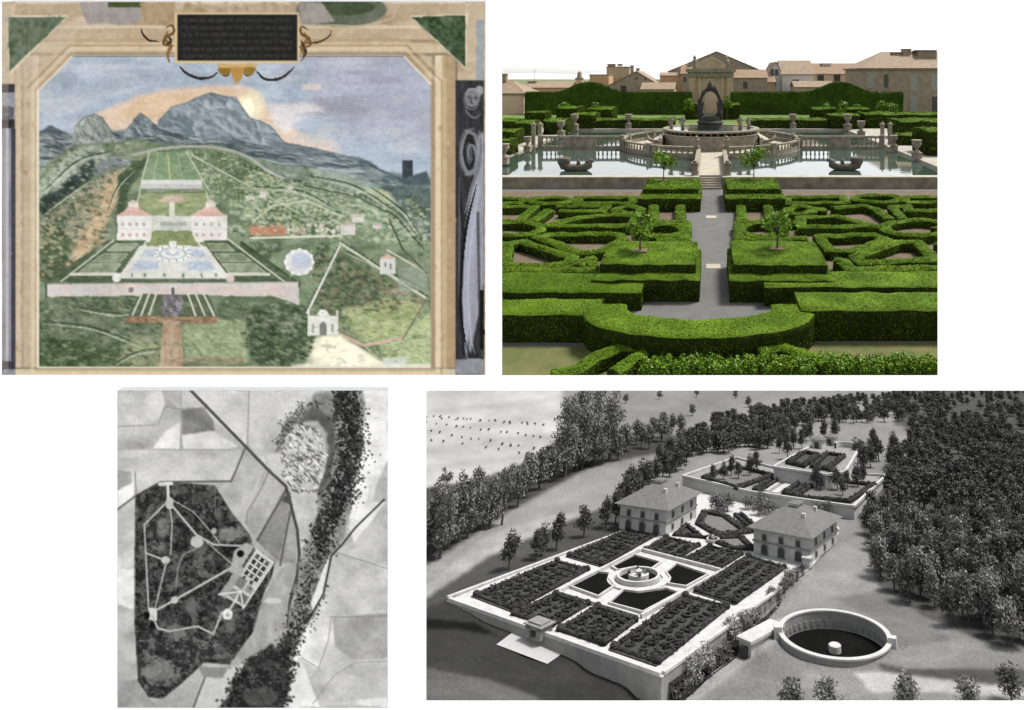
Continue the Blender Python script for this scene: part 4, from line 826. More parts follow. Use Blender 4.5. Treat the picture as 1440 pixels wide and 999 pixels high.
# ---- villas
VG='pair of matching grey villas'
def villa(label,c0,cl,cb,v_eave,v_apex):
    A=D(*c0); L=(D(*cl)-A); Bk=(D(*cb)-A); wl=L.length; wb=Bk.length; ang=math.atan2(Bk.y,Bk.x); r=dempty('villa',A+Vector((0,0,0.001)),label,'villa',VG,ang)
    # local: x to the back, y to the left
    e=zfor(A,v_eave); W=MB().box((0,0,0),(wb,wl,e)); W.build('wall',K_wall2,r)
    for z in (e*.5,): MB().box((-.012,-.012,z),(wb+.012,wl+.012,z+0.016)).build('string_course',K_wall,r)
    MB().box((-.025,-.025,e),(wb+.025,wl+.025,e+.02)).build('cornice',K_wall2,r)
    mid=Vector((wb/2,wl/2,0)); pw=Matrix.Translation(A)@Matrix.Rotation(ang,4,'Z')@mid; ap=zfor(pw,v_apex); o_=.06; t=.13
    hr=e+(ap-e)*.8
    V=[(-o_,-o_,e+.02),(wb+o_,-o_,e+.02),(wb+o_,wl+o_,e+.02),(-o_,wl+o_,e+.02),(wb*.42,wl*.42,hr),(wb*.58,wl*.42,hr),(wb*.58,wl*.58,hr),(wb*.42,wl*.58,hr)]
    rf=MB().add(V,[(3,2,1,0),(0,1,5,4),(1,2,6,5),(2,3,7,6),(3,0,4,7),(4,5,6,7)]).build('roof',K_roof,r)
    x0,x1,y0,y1=wb*.42,wb*.58,wl*.42,wl*.58
    MB().box((x0,y0,hr-.03),(x1,y1,hr+(ap-hr)*.55)).build('lantern',K_wall2,rf); MB().add([(x0-.02,y0-.02,hr+(ap-hr)*.55),(x1+.02,y0-.02,hr+(ap-hr)*.55),(x1+.02,y1+.02,hr+(ap-hr)*.55),(x0-.02,y1+.02,hr+(ap-hr)*.55),((x0+x1)/2,(y0+y1)/2,ap)],[(3,2,1,0),(0,1,4),(1,2,4),(2,3,4),(3,0,4)]).build('lantern_roof',K_roof,rf)
    for k in range(2): MB().box((wb*.25+k*wb*.4,wl*.2,e+.04),(wb*.25+k*wb*.4+.04,wl*.2+.04,e+(ap-e)*.7)).build('chimney',K_wall2,rf)
    def opening(face,s,z0,z1,w,arch,name='window'):
        b=MB(); fr=MB(); pts=[(-w/2,z0),(w/2,z0),(w/2,z1)]+([(w/2*math.cos(a),z1+w/2*math.sin(a)) for a in np.linspace(0.3,PI-.3,6)] if arch else [])+[(-w/2,z1)]
        if face=='front': T=Matrix(((0,0,-1,0),(1,0,0,s*wl),(0,1,0,0),(0,0,0,1)))
        else: T=Matrix(((1,0,0,s*wb),(0,0,-1,0),(0,1,0,0),(0,0,0,1)))
        big=[(p[0]*1.3,p[1]+(0.012 if p[1]>=z1 else -.008)) for p in pts]
        f_=fr.prism(big,0.0005,0.008,T).build(name,K_wall,r); b.prism(pts,0.0085,0.011,T).build('pane',K_win,f_)
    for s in (.2,.5,.8):
        opening('front',s,e*.60,e*.83,.045,False); opening('side',s,e*.60,e*.83,.045,False)
        opening('front',s,0.012,e*.29,.068,True,'arched_door'); opening('side',s,e*.14,e*.33,.042,False)
    return r,A,ang,wb,wl
villa('grey hip-roofed villa with arched ground floor, on the left beside the tree row',(576,350),(479,326),(650,304),290,208)
villa('grey hip-roofed villa with arched ground floor, on the right beside the gravel drive',(925,419),(789,391),(991,364),357,263)
MB_=dempty('porch',D(917,424),'small white porch at the near corner of the right villa','porch'); MB().box((-.04,-.045,0),(.035,.03,.075)).build('wall',K_pale,MB_); MB().prism([(-.05,-.055),(.045,-.055),(.045,.04),(-.05,.04)],.075,.088).build('roof',K_wall2,MB_)
# ---- upper terraces
def slab(label,uv,z0,z1,wm=None):
    q=P2(uv,z1); c=sum(q,Vector())/len(q); r=dempty('upper_terrace',Vector((c.x,c.y,z0)),label,'terrace','upper garden terraces'); q=[(p.x-c.x,p.y-c.y) for p in q]
    MB().prism(q,0,z1-z0-.006).build('retaining_wall',K_pale,r); MB().prism([(x*.985,y*.985) for x,y in q],z1-z0-.0055,z1-z0).build('paving',K_grey,r)
    pts=[Vector((x,y,0)) for x,y in q]; rim(pts+[pts[0]],.035,z1-z0+.0005,z1-z0+.03,K_white,'parapet',r)
Z1=0.13
slab('wide upper terrace with two hedged plots behind the grey villas',[(617,208),(745,163),(868,195),(1108,206),(1030,282),(915,266),(780,246)],-.05,Z1)
Z2=0.3
slab('highest narrow terrace with two small hedged plots below the wood',[(836,186),(930,133),(1050,128),(1010,198),(960,205)],-.05,Z2)
def plot(label,uv,z,w=.06,lawn=K_lawn,h=.05):
    q=P2(uv,z); c=sum(q,Vector())/len(q); r=dempty('hedged_plot',c+Vector((0,0,.001)),label,'garden bed','hedged plots on the upper terraces'); q=[p-c for p in q]
    MB().prism([(p.x,p.y) for p in q],0,.004).build('lawn',lawn,r); hedge_mesh('border_hedge',dribbon([(p.x*.95,p.y*.95) for p in q],w,h,.002,True,1600,.03,.07),K_hedge,K_hedge,r)
plot('hedged lawn plot with trees on the left of the upper terrace',[(662,214),(748,240),(838,207),(745,184)],Z1); plot('hedged lawn plot with trees on the right of the upper terrace',[(885,259),(1020,272),(1085,230),(948,216)],Z1)
plot('dark narrow bed left of the upper terrace steps',[(787,242),(803,244),(850,216),(835,213)],Z1,.05,K_bed); plot('dark narrow bed right of the upper terrace steps',[(858,250),(876,254),(920,226),(905,222)],Z1,.05,K_bed)
plot('small dark hedged plot on the left of the highest terrace',[(868,177),(908,186),(946,157),(912,150)],Z2,.07,K_bed,.06); plot('small dark hedged plot on the right of the highest terrace',[(927,187),(966,194),(1008,160),(966,153)],Z2,.07,K_bed,.06)
for k,(u,v) in enumerate(((815,240),(838,246))):
    a=D(u,v,Z1); b=D(u+52,v-33,Z1); d=b-a; o=dbuild(MB().box((0,-.05,0.0012),(d.length,.05,.008),Matrix.Translation(a)@Matrix.Rotation(math.atan2(d.y,d.x),4,'Z')),'white_path',K_white); tag(o,['white path beside the left steps bed of the upper terrace','white path beside the right steps bed of the upper terrace'][k],'path','white paths on the upper terrace')
for u,v,l in ((945,137,'small dark pavilion with pale front on the left of the highest terrace'),(975,130,'small dark pavilion with pale front on the right of the highest terrace')):
    p=D(u,v,Z2); r=dempty('pavilion',p+Vector((0,0,.001)),l,'pavilion','pair of pavilions on the highest terrace'); MB().box((-.09,-.1,0),(.1,.1,.14)).build('wall',K_wall2,r); MB().add([(-.12,-.13,.14),(.13,-.13,.14),(.13,.13,.14),(-.12,.13,.14),(0,0,.19)],[(3,2,1,0),(0,1,4),(1,2,4),(2,3,4),(3,0,4)]).build('roof',K_roof,r); MB().prism([(-.04,0),(.04,0),(.04,.1),(-.04,.1)],.0005,.006,Matrix(((0,0,-1,-.09),(1,0,0,0),(0,1,0,0),(0,0,0,1)))).build('door',K_win,r)
p=D(1010,140,Z2); r=dempty('curved_bench_wall',p+Vector((0,0,.001)),'white curved wall closing the highest terrace under the wood','garden wall'); MB().lathe([(.2,0),(.2,.09),(.165,.09),(.165,0)],24,(0,0,0),-1.4,1.9).build('wall',K_white,r)
# ---- gatehouse and forecourt
q=[G(u,v,.004) for u,v in ((168,611),(206,583),(335,627),(291,658))]
b=MB(); b.add(q,[(0,1,2,3)]); o=dbuild(b,'forecourt',gmat('pale_forecourt_paving',.27,.24)); tag(o,kind='structure')
A=D(270,590,-.03); r=dempty('gatehouse',A,'small grey gatehouse at the middle of the terrace front','gatehouse',None,0.0); hgt=zfor(A,552)
MB().box((-.07,-.085,0),(.06,-.035,hgt*.8)).box((-.07,.035,0),(.06,.085,hgt*.8)).box((-.07,-.085,hgt*.55),(.06,.085,hgt*.8)).build('wall',K_grey,r); MB().box((-.085,-.1,hgt*.8),(.075,.1,hgt*.88)).prism([(-.06,-.07),(.05,-.07),(.05,.07),(-.06,.07)],hgt*.88,hgt).build('roof',K_grey,r); MB().box((-.04,-.034,0),(-.03,.034,hgt*.5)).build('gate',K_win,r)
# ---- sunken round basin
vd=(MDI@EYE-BC); vd.z=0; vd.normalize(); C=BC.copy()
r=dempty('sunken_basin',C,'round sunken basin with niched pale wall, dark water and a small white block','basin'); R=BR; n=72
dp=0.0
while row_of(C-vd*R+Vector((0,0,-dp)))<574 and dp<1: dp+=.004
MB().lathe([(R+.03,-.1),(R+.03,.03),(R,.03),(R,-dp-.02)],n).build('wall',K_wall,r)
MB().lathe([(R+.036,.031),(R+.036,.042),(R-.004,.042),(R-.004,.031)],n).build('coping',K_pale,r)
MB().lathe([(R-.003,-dp),(0,-dp)],64).build('water',K_pool,r); MB().lathe([(.05,-dp+.002),(.05,-dp+.045),(.042,-dp+.05),(0,-dp+.05)],18).build('centre_block',K_white,r)
a0=math.atan2(-vd.y,-vd.x)
for i in range(19):
    a=a0+(i-9)*.15; MB().box((-.006,-.014,-dp*.72),(.003,.014,-dp*.3),Matrix.Translation((R*math.cos(a),R*math.sin(a),0))@Matrix.Rotation(a,4,'Z')).build('niche',K_grey,r)
for sg in (1,-1):
    a=a0+sg*1.75; MB().box((-.015,-.03,-.06),(.05,.03,.075),Matrix.Translation(((R+.02)*math.cos(a),(R+.02)*math.sin(a),0))@Matrix.Rotation(a,4,'Z')).build('gate_pier',K_pale,r)
# long low wall by the drive
a=G(768,640); b_=G(842,577); d=b_-a; zt=zfor(a,604)
r=dempty('drive_wall',a,'long thick low white wall between the drive and the round basin','garden wall',None,math.atan2(d.y,d.x)); MB().box((0,-.06,-.03),(d.length,.06,zt)).build('wall',K_wall2,r); MB().box((-.02,-.075,zt),(d.length+.02,.075,zt+.02)).build('coping',K_white,r); MB().box((-.035,-.03,-.02),(-.001,.03,zt*.7)).build('doorway',K_win,r)
# ---- trees
def dtree_mesh(kind,seed):
    rng=np.random.default_rng(seed); h=1.0
    if kind=='round': bl=[(rng.uniform(-.2,.2)*(1.2-z),rng.uniform(-.2,.2)*(1.2-z),z,.24*(1.3-z*.6),.24*(1.3-z*.6),.17) for z in rng.uniform(.3,.85,12)]; n,lf=1100,.055
    elif kind=='tall': bl=[(rng.uniform(-.13,.13),rng.uniform(-.13,.13),z,.16*(1.15-z*.7),.16*(1.15-z*.7),.12) for z in np.linspace(.25,.95,10)]; n,lf=900,.042
    else: bl=[(rng.uniform(-.3,.3),rng.uniform(-.3,.3),rng.uniform(.2,.7),.26,.26,.24) for _ in range(9)]; n,lf=800,.06
    if kind=='big': bl=[(rng.uniform(-.2,.2)*(1.2-z),rng.uniform(-.2,.2)*(1.2-z),z,.2*(1.3-z*.7),.2*(1.3-z*.7),.12) for z in rng.uniform(.22,.9,16)]; n,lf=3600,.024
    if kind=='shrub': bl=[(rng.uniform(-.2,.2),rng.uniform(-.2,.2),rng.uniform(.25,.65),.26,.26,.26) for _ in range(10)]; n,lf=2200,.05
    V,Fc=crown_geo(bl,n,lf,1.0,rng,.35); m=MB(); m.tube([(0,0,-.06),(.01,0,.3),(.0,.01,.62)],[.035,.026,.012],5)
    for k in range(4):
        b=bl[k*2]; m.tube([(0.005,0,.28+.06*k),(b[0]*.6,b[1]*.6,b[2]*.9),(b[0],b[1],b[2])],[.016,.01,.005],4)
    return (V,Fc),m
LIB={}
def lib(kind,mt):
    key=(kind,mt.name)
    if key not in LIB:
        L=[]
        for s in range(5):
            (V,Fc),m=dtree_mesh(kind,s+17*len(LIB)); o=np_mesh('crown',V,Fc,mt); c=o.data; bpy.data.objects.remove(o); L.append((c,mesh_only('trunk',m,K_bark)))
        LIB[key]=L
    return LIB[key]
NT=[0]
def dtree(p,h,wd_,kind,mt,label,group,name='tree'):
    NT[0]+=1; c,t=lib(kind,mt)[NT[0]%5]; h=min(h,max(.05,zfor(p,-8)*.9))
    r=dempty(name,p,label,'tree' if name!='bush' else 'bush',group,random.uniform(0,6.28)); r.scale=(h*wd_,h*wd_,h)
    for n,me in (('trunk',t),('crown',c)):
        o=bpy.data.objects.new(n,me); COL.objects.link(o); o.parent=r
    return r
def poisson(poly,n,dmin,seed,k=lambda v:1.0):
    rng=np.random.default_rng(seed); xs=[p[0] for p in poly]; ys=[p[1] for p in poly]; out=[]
    for _ in range(n*60):
        u=rng.uniform(min(xs),max(xs)); v=rng.uniform(min(ys),max(ys))
        if not inpoly(poly,np.array([u]),np.array([v]))[0]: continue
        s=dmin*k(v)
        if all((u-a)**2+((v-b)*1.9)**2>s*s for a,b in out): out.append((u,v))
        if len(out)>=n: break
    return out
pk=lambda v:(v+158)/700.0
WOOD=[(1112,215),(1060,330),(1085,440),(1130,500),(1210,545),(1300,590),(1400,618),(1620,640),(1620,20),(1200,30),(1170,120)]
_sp=sorted([p for p in poisson(WOOD,420,29,3,pk) if p[1]>205],key=lambda p:-p[1]); NEARW=_sp[:150]; MIDW=_sp[150:]
for u,v in NEARW: dtree(G(u,v),random.uniform(.24,.335),random.uniform(.85,1.05),'round',K_tree if random.random()<.5 else K_treed,'dark round-crowned tree packed in the wood on the right','trees of the wood right of the gardens')
def wood(label,spots,hmin,hmax,m,seed):
    rng=np.random.default_rng(seed); gs=[]
    for u,v in spots:
        p=G(u,v); h=min(rng.uniform(hmin,hmax),max(.05,zfor(p,-8)*.9)); V,Fc=lib_geo[int(rng.integers(5))]; a=rng.uniform(0,6.28); w=h*rng.uniform(1.0,1.3); c,s=math.cos(a)*w,math.sin(a)*w
        gs.append((np.stack([V[:,0]*c-V[:,1]*s+p.x,V[:,0]*s+V[:,1]*c+p.y,V[:,2]*h+p.z],axis=1),Fc))
    V,Fc=join2(gs); o=np_mesh('dense_wood',V,Fc,m); o.matrix_basis=MD.copy(); tag(o,label,'wood',None,'stuff')
lib_geo=[]
for s in range(5):
    (V,Fc),m_=dtree_mesh('round',90+s); k=m_.v and np.array(m_.v); q=[f for f in m_.f if len(f)==4]; keep=np.random.default_rng(s).random(len(Fc))<.45
    V2=V.reshape(-1,4,3)[keep]; c=V2.mean(axis=1,keepdims=True); V2=(c+(V2-c)*1.45).reshape(-1,3); lib_geo.append((np.vstack([V2,k]),np.vstack([np.arange(len(V2)).reshape(-1,4),np.array(q)+len(V2)])))
wood('dense dark wood climbing the slope at the upper right',MIDW+poisson([(1112,215),(1150,130),(1200,20),(1640,-12),(1640,250),(1120,250)],420,20,5,pk),.25,.35,K_treed,1)
wood('dense dark wood closing the view behind the upper terraces',poisson([(640,120),(700,75),(860,40),(1150,15),(1250,0),(1250,40),(1200,60),(1140,75),(900,88),(840,140),(740,150),(650,160),(600,195),(570,210)],300,17,4,pk),.27,.38,K_treed,2)
BELT=[(-200,480),(-150,450),(-100,430),(-60,415),(-25,400),(8,392),(22,402),(48,372),(72,360),(98,352),(128,335),(150,338),(172,318),(215,285),(245,262),(262,240),(300,222),(335,205),(352,190),(378,192),(402,182),(428,172),(455,162),(480,152),(515,142),(545,135),(575,128),(605,120)]
for i,(u,v) in enumerate(BELT):
    for k in range(2):
        uu,vv=u+random.uniform(-10,10)-k*8,v+random.uniform(-6,6)-k*12; hh=random.uniform(.42,.6) if u<200 else random.uniform(.38,.5)
        dtree(G(uu,vv),hh,random.uniform(.7,.95),'tall' if u<180 else 'round',K_tree,'loose grey tree in the belt below the pale field','trees in the belt below the pale field')
for u,v,h,l in ((362,192,1.35,'tallest loose tree of the belt, rising against the pale field edge'),(405,180,1.45,'broad tall tree of the belt with forked bare trunk'),(332,208,1.15,'leafy tree of the belt beside the pale field edge'),(440,170,1.2,'tall grey tree at the far end of the belt, beside the wood')):
    dtree(G(u,v),h,.75,'big',K_tree,l,'trees in the belt below the pale field')
for u,v,h,l in ((197,432,.30,'lone round tree, nearest of the row beside the parterre'),(262,408,.24,'lower tree second along the row beside the parterre'),(278,398,.26,'dark tree third along the row beside the parterre'),(312,386,.31,'large round tree fourth along the row beside the parterre'),(378,352,.30,'round tree fifth along the row beside the parterre, left of the villa'),(432,330,.30,'tree sixth along the row, just left of the villa'),(455,320,.32,'tree close against the left villa')):
    dtree(G(u,v),h,.85,'round',K_treed,l,'tree row along the left of the parterre')
for u,v in [(475,290),(490,268),(505,262),(520,250),(535,240),(552,225),(568,218),(585,208),(600,196),(612,182),(622,168),(632,150),(585,170),(560,190)]: dtree(G(u,v),random.uniform(.32,.42),.85,'round',K_treed,'dark tree in the row climbing behind the left villa','trees climbing behind the left villa')
for u,v,z in [(690,222,Z1),(715,215,Z1),(735,205,Z1),(752,212,Z1),(780,205,Z1),(795,198,Z1),(950,240,Z1),(975,232,Z1),(990,240,Z1),(1003,252,Z1),(1015,236,Z1),(1040,232,Z1),(1055,226,Z1),(940,235,Z1)]: dtree(D(u,v,z),random.uniform(.2,.3),.8,'round',K_treed,'small dark tree standing in a hedged plot of the upper terrace','trees in the plots of the upper terrace')
for u,v in [(700,290),(712,284),(725,292),(800,300),(815,296),(838,300),(800,285),(940,305),(960,303),(775,285)]: dtree(D(u,v,0),random.uniform(.16,.24),1.0,'bush',K_tree,'low grey bushy tree below the upper terrace wall','bushy trees below the upper terrace wall')
for u,v in [(850,150),(870,165),(885,140),(905,140),(915,125),(1040,185),(1050,170),(1070,185),(1080,150),(1090,170),(1055,195),(1120,190),(1130,160),(1140,180),(985,118),(960,118),(925,120)]: dtree(G(u,v),random.uniform(.3,.42),.75,'round',K_treed,'dark tree beside the highest terrace','trees beside the highest terrace')
for i in range(24):
    t=(i/23.0)**.9; u=618+t*(900-618)+random.uniform(-4,4); v=728+t*(444-728)+random.uniform(-3,3); big=(i in (1,2,3,8,9)); pale=big or i%3==0
    dtree(G(u,v),(.17 if big else random.uniform(.09,.13)),1.15,'shrub',K_treel if pale else K_tree,('pale rounded bush' if pale else 'dark rounded bush')+' at the foot of the terrace right wall','bushes along the right wall of the parterre terrace',name='bush')
q=[G(u,v,0.0) for u,v in ((585,752),(660,690),(760,600),(850,515),(912,445))]
o=hedge_mesh('low_hedge',hedge_geo([(p.x,p.y) for p in q],.12,.07,min(p.z for p in q)*.6-.03,.06,False,2600,.025,.01,ntop=2),K_treed,K_hedge); o.matrix_basis=MD.copy(); tag(o,'long dark low hedge between the drive and the parterre terrace','hedge')
for u,v,l in ((878,778,'round tree at the bottom edge, left of the pair by the road'),(962,778,'taller round tree at the bottom edge, right of the pair by the road'),(1163,785,'round tree at the bottom edge below the dark bank'),(1310,792,'low round tree at the bottom edge under the road'),(1412,752,'dark round tree at the right bottom corner beside the road')): dtree(G(u,v),.185,1.3,'round',K_tree if u<1400 else K_treed,l,'trees along the bottom road')
rg=np.random.default_rng(8)
for r_,(v0,sl,n_) in enumerate(((60,26,18),(74,42,16),(92,58,14),(112,52,8),(66,14,10))):
    for i in range(n_):
        t=(i+rg.uniform(-.3,.3))/n_; u=-40+t*340; v=v0+t*sl+rg.uniform(-2,2)
        dtree(G(u,v),rg.uniform(.045,.07),1.0,'shrub',K_tree,'tiny dark shrub in the dotted rows over the pale field','shrubs dotted over the pale field',name='bush')
for u,v in [(560,20),(650,15),(745,18),(775,40),(640,60),(480,30)]: dtree(G(u,v),.3,1.0,'round',K_tree,'lone grey tree in the far grey field','lone trees in the far field')
# ================================================================== flat pictures on the wall: the fresco and the aerial photograph
class Paint:
    """a picture painted on a fine grid of pigment points, in photo pixels; every stroke may name the painted part it belongs to"""
    def __init__(s,x0,y0,x1,y1,st,base,seed):
        s.x0,s.y0=x0,y0; s.xs=np.arange(x0,x1+st*.5,st); s.ys=np.arange(y0,y1+st*.5,st); s.st=st; s.X,s.Y=np.meshgrid(s.xs,s.ys)
        s.c=np.zeros(s.X.shape+(3,)); s.c[:]=base; s.lab=np.zeros(s.X.shape,int); s.names=['']; s.rng=np.random.default_rng(seed); s.k=seed*100
        s.wx=fnoise(s.X.shape,14,14,seed+50,3)*3; s.wy=fnoise(s.X.shape,14,14,seed+51,3)*3
    def nz(s,sx,sy,o=4): s.k+=1; return fnoise(s.X.shape,sx/s.st,sy/s.st,s.k,o)
    def part(s,name,m):
        if name is None: return
        if name not in s.names: s.names.append(name)
        s.lab[m>0.5]=s.names.index(name)
    def blend(s,m,col,amp=0,sx=10,sy=10,col2=None):
        col=np.array(col,float); C=np.broadcast_to(col,s.c.shape).copy()
        if col2 is not None: t=np.clip(s.nz(sx,sy)*2.6+.5,0,1)[...,None]; C=C*(1-t)+np.array(col2,float)*t
        if amp: C=C+(s.nz(sx,sy)*2.2*amp)[...,None]
        s.c=s.c*(1-m[...,None])+C*m[...,None]
    def poly(s,P,col,amp=8,soft=1,part=None,wob=1.0,a=1.0,**k):
        m=inpoly(P,s.X+s.wx*wob,s.Y+s.wy*wob).astype(float); s.part(part,m); m=blur2(m,soft)*a; s.blend(m,col,amp,**k)
    def rect(s,x0,y0,x1,y1,col,amp=6,part=None,soft=1,wob=0.3,**k): s.poly([(x0,y0),(x1,y0),(x1,y1),(x0,y1)],col,amp,soft,part,wob,**k)
    def ell(s,cx,cy,rx,ry,col,amp=6,soft=1,part=None,a=1.0,**k):
        pad=4+soft*1.5; i0=max(0,int((cx-rx-s.x0)/s.st-pad)); i1=int((cx+rx-s.x0)/s.st+pad)+1; j0=max(0,int((cy-ry-s.y0)/s.st-pad)); j1=int((cy+ry-s.y0)/s.st+pad)+1
        W=np.s_[j0:j1,i0:i1]; m=((((s.X[W]-cx)/rx)**2+((s.Y[W]-cy)/ry)**2)<1).astype(float)
        if m.size==0: return
        if part is not None:
            if part not in s.names: s.names.append(part)
            l=s.lab[W]; l[m>.5]=s.names.index(part)
        m=(blur2(m,soft)*a)[...,None]; n=np.roll(s.wx,int(s.rng.integers(90)),1)[W]*.8*amp; s.c[W]=s.c[W]*(1-m)+(np.array(col,float)+n[...,None])*m
    def line(s,P,w,col,a=1.0,part=None,soft=0.7):
        d=np.full(s.X.shape,1e9)
        for (x1,y1),(x2,y2) in zip(P[:-1],P[1:]):
            L=(x2-x1)**2+(y2-y1)**2+1e-9; t=np.clip(((s.X-x1)*(x2-x1)+(s.Y-y1)*(y2-y1))/L,0,1); d=np.minimum(d,np.hypot(s.X-x1-t*(x2-x1),s.Y-y1-t*(y2-y1)))
        m=np.clip((w/2+soft-d)/(2*soft),0,1)*a; s.part(part,m); s.blend(m,col)
    def curve(s,P,w,col,a=1.0,taper=True):
        P=[np.array(q,float) for q in P]; P=[2*P[0]-P[1]]+P+[2*P[-1]-P[-2]]; out=[]
        for i in range(1,len(P)-2):
            for t in np.linspace(0,1,max(6,int(np.hypot(*(P[i+1]-P[i]))/1.0)),endpoint=False): out.append(tuple(.5*(2*P[i]+(P[i+1]-P[i-1])*t+(2*P[i-1]-5*P[i]+4*P[i+1]-P[i+2])*t*t+(3*P[i]-P[i-1]-3*P[i+1]+P[i+2])*t**3)))
        out.append(tuple(P[-2])); n=len(out)
        for k,q in enumerate(out):
            f=(math.sin(PI*(k+.5)/n)**.5 if taper else 1)*w/2+.3; s.ell(q[0],q[1],f,f,col,3,0,a=a)
    def dabs(s,P,n,r,cols,a=.7,asp=1.0,ang=None,spread=0):
        xs=[p[0] for p in P]; ys=[p[1] for p in P]; rng=s.rng; U=rng.uniform(min(xs),max(xs),n*4+4); V=rng.uniform(min(ys),max(ys),n*4+4); ok=inpoly(P,U,V); U,V=U[ok][:n],V[ok][:n]
        for u,v in zip(U,V):
            rr=r*rng.uniform(.5,1.4); i0=int((u-s.x0)/s.st); j0=int((v-s.y0)/s.st); w=int(rr*max(1,asp)/s.st)+2
            a0,a1,b0,b1=max(0,j0-w),j0+w+1,max(0,i0-w),i0+w+1
            X=s.X[a0:a1,b0:b1]-u; Y=s.Y[a0:a1,b0:b1]-v
            if X.size==0: continue
            t=(rng.uniform(0,3.14) if ang is None else ang+rng.normal(0,.2)); A=X*math.cos(t)+Y*math.sin(t); B=-X*math.sin(t)+Y*math.cos(t)
            m=np.clip(1.3-np.hypot(A/(rr*asp),B/rr),0,1)[...,None]*a; c=np.array(cols[rng.integers(len(cols))],float); s.c[a0:a1,b0:b1]=s.c[a0:a1,b0:b1]*(1-m)+c*m
    def relief(s,P,dark,light,sx,sy,k=1.0,ang=2.4,soft=3,wob=2.0,a=1.0,part=None,ridge=True,o=5):
        n=s.nz(sx,sy,o); h=-np.abs(n) if ridge else n; gy,gx=np.gradient(h); g=gx*math.cos(ang)+gy*math.sin(ang); g=g/(g.std()+1e-9); t=np.clip(.5+.32*k*g+n*.5,0,1)[...,None]
        m=inpoly(P,s.X+s.wx*wob,s.Y+s.wy*wob).astype(float); s.part(part,m); m=blur2(m,soft)[...,None]*a; s.c=s.c*(1-m)+(np.array(dark,float)*(1-t)+np.array(light,float)*t)*m
    def clumps(s,P,cols,sx,sy,thr=.05,a=.8,soft=2,o=4):
        for c in cols:
            n=s.nz(sx,sy,o); m=inpoly(P,s.X+s.wx*2,s.Y+s.wy*2).astype(float); m=blur2(m,soft)*np.clip((n-thr)*14,0,1)*a; s.blend(m,c)
    def spray(s,path,n,spread,r,cols,a=.8):
        L=np.array(path,float); d=np.hypot(*np.diff(L,axis=0).T); cum=np.concatenate([[0],np.cumsum(d)])
        for t in s.rng.uniform(0,cum[-1],n):
            i=min(len(d)-1,int(np.searchsorted(cum,t)-1)); f=(t-cum[i])/d[i]; q=L[i]*(1-f)+L[i+1]*f+s.rng.normal(0,spread,2)
            s.dabs([(q[0]-.5,q[1]-.5),(q[0]+.5,q[1]-.5),(q[0]+.5,q[1]+.5),(q[0]-.5,q[1]+.5)],1,r,cols,a,1.2)
    def build(s,name,label,cat,m,K,depth=.03,back='backing_panel',mback=None):
        s.c=np.clip(s.c,3,254); Yp=WALL_Y-depth; r=empty(name,onY((s.xs[0]+s.xs[-1])/2,s.ys[-1],Yp),0,label,cat); o0=r.location
        alb=np.where(s.c/255>.04,((s.c/255+.055)/1.055)**2.4,s.c/255/12.92)/K
        P=np.stack([(s.X-PPX)/F*Yp-o0.x,np.zeros_like(s.X),H-(s.Y-PPY)/F*Yp-o0.z],axis=-1).reshape(-1,3); A=alb.reshape(-1,3); R,Cn=s.X.shape; idx=np.arange(R*Cn).reshape(R,Cn)
        Q=np.stack([idx[:-1,:-1],idx[1:,:-1],idx[1:,1:],idx[:-1,1:]],axis=-1).reshape(-1,4); ql=s.lab[:-1,:-1].ravel()
        for i,n in enumerate(s.names):
            q=Q[ql==i]
            if len(q)==0: continue
            use,inv=np.unique(q.ravel(),return_inverse=True); o=np_mesh(n.split('#')[0],P[use],inv.reshape(-1,4),m,r); set_pigment(o,A[use])
        w0,w1=P[:,0].min(),P[:,0].max(); MB().box((w0,.002,P[:,2].min()),(w1,depth+.0,P[:,2].max())).build(back,mback or M_wall,r)
        return r
# ------------------------------------------------------------------ fresco
p=Paint(2.5,2.5,682.5,527.5,1.25,(203,180,146),3); p.names[0]='painted_stone_frame'
p.blend(np.ones(p.X.shape),(208,186,152),14,40,12,col2=(180,152,116)); 
for y0,y1,c in ((2,6,(225,208,180)),(6,20,(190,165,128)),(36,41,(222,200,168)),(41,56,(198,170,132)),(56,60,(165,135,100)),(60,74,(214,190,152)),(74,79,(140,122,100))): p.rect(22,y0,655,y1,c,12,a=.75)
for x0,x1,c in ((22,30,(214,192,160)),(30,33,(176,154,126)),(33,46,(200,178,148)),(46,51,(226,208,178)),(51,54,(240,228,205))): p.rect(x0,78,x1,527,c,9,a=.8)
for x0,x1,c in ((607,612,(160,138,110)),(612,622,(232,212,172)),(622,626,(196,170,128)),(626,641,(182,150,105)),(641,643,(120,100,80))): p.rect(x0,78,x1,527,c,10,a=.85)
p.rect(22,517,641,521,(150,135,105),8); p.rect(22,519,641,528,(216,200,160),10)
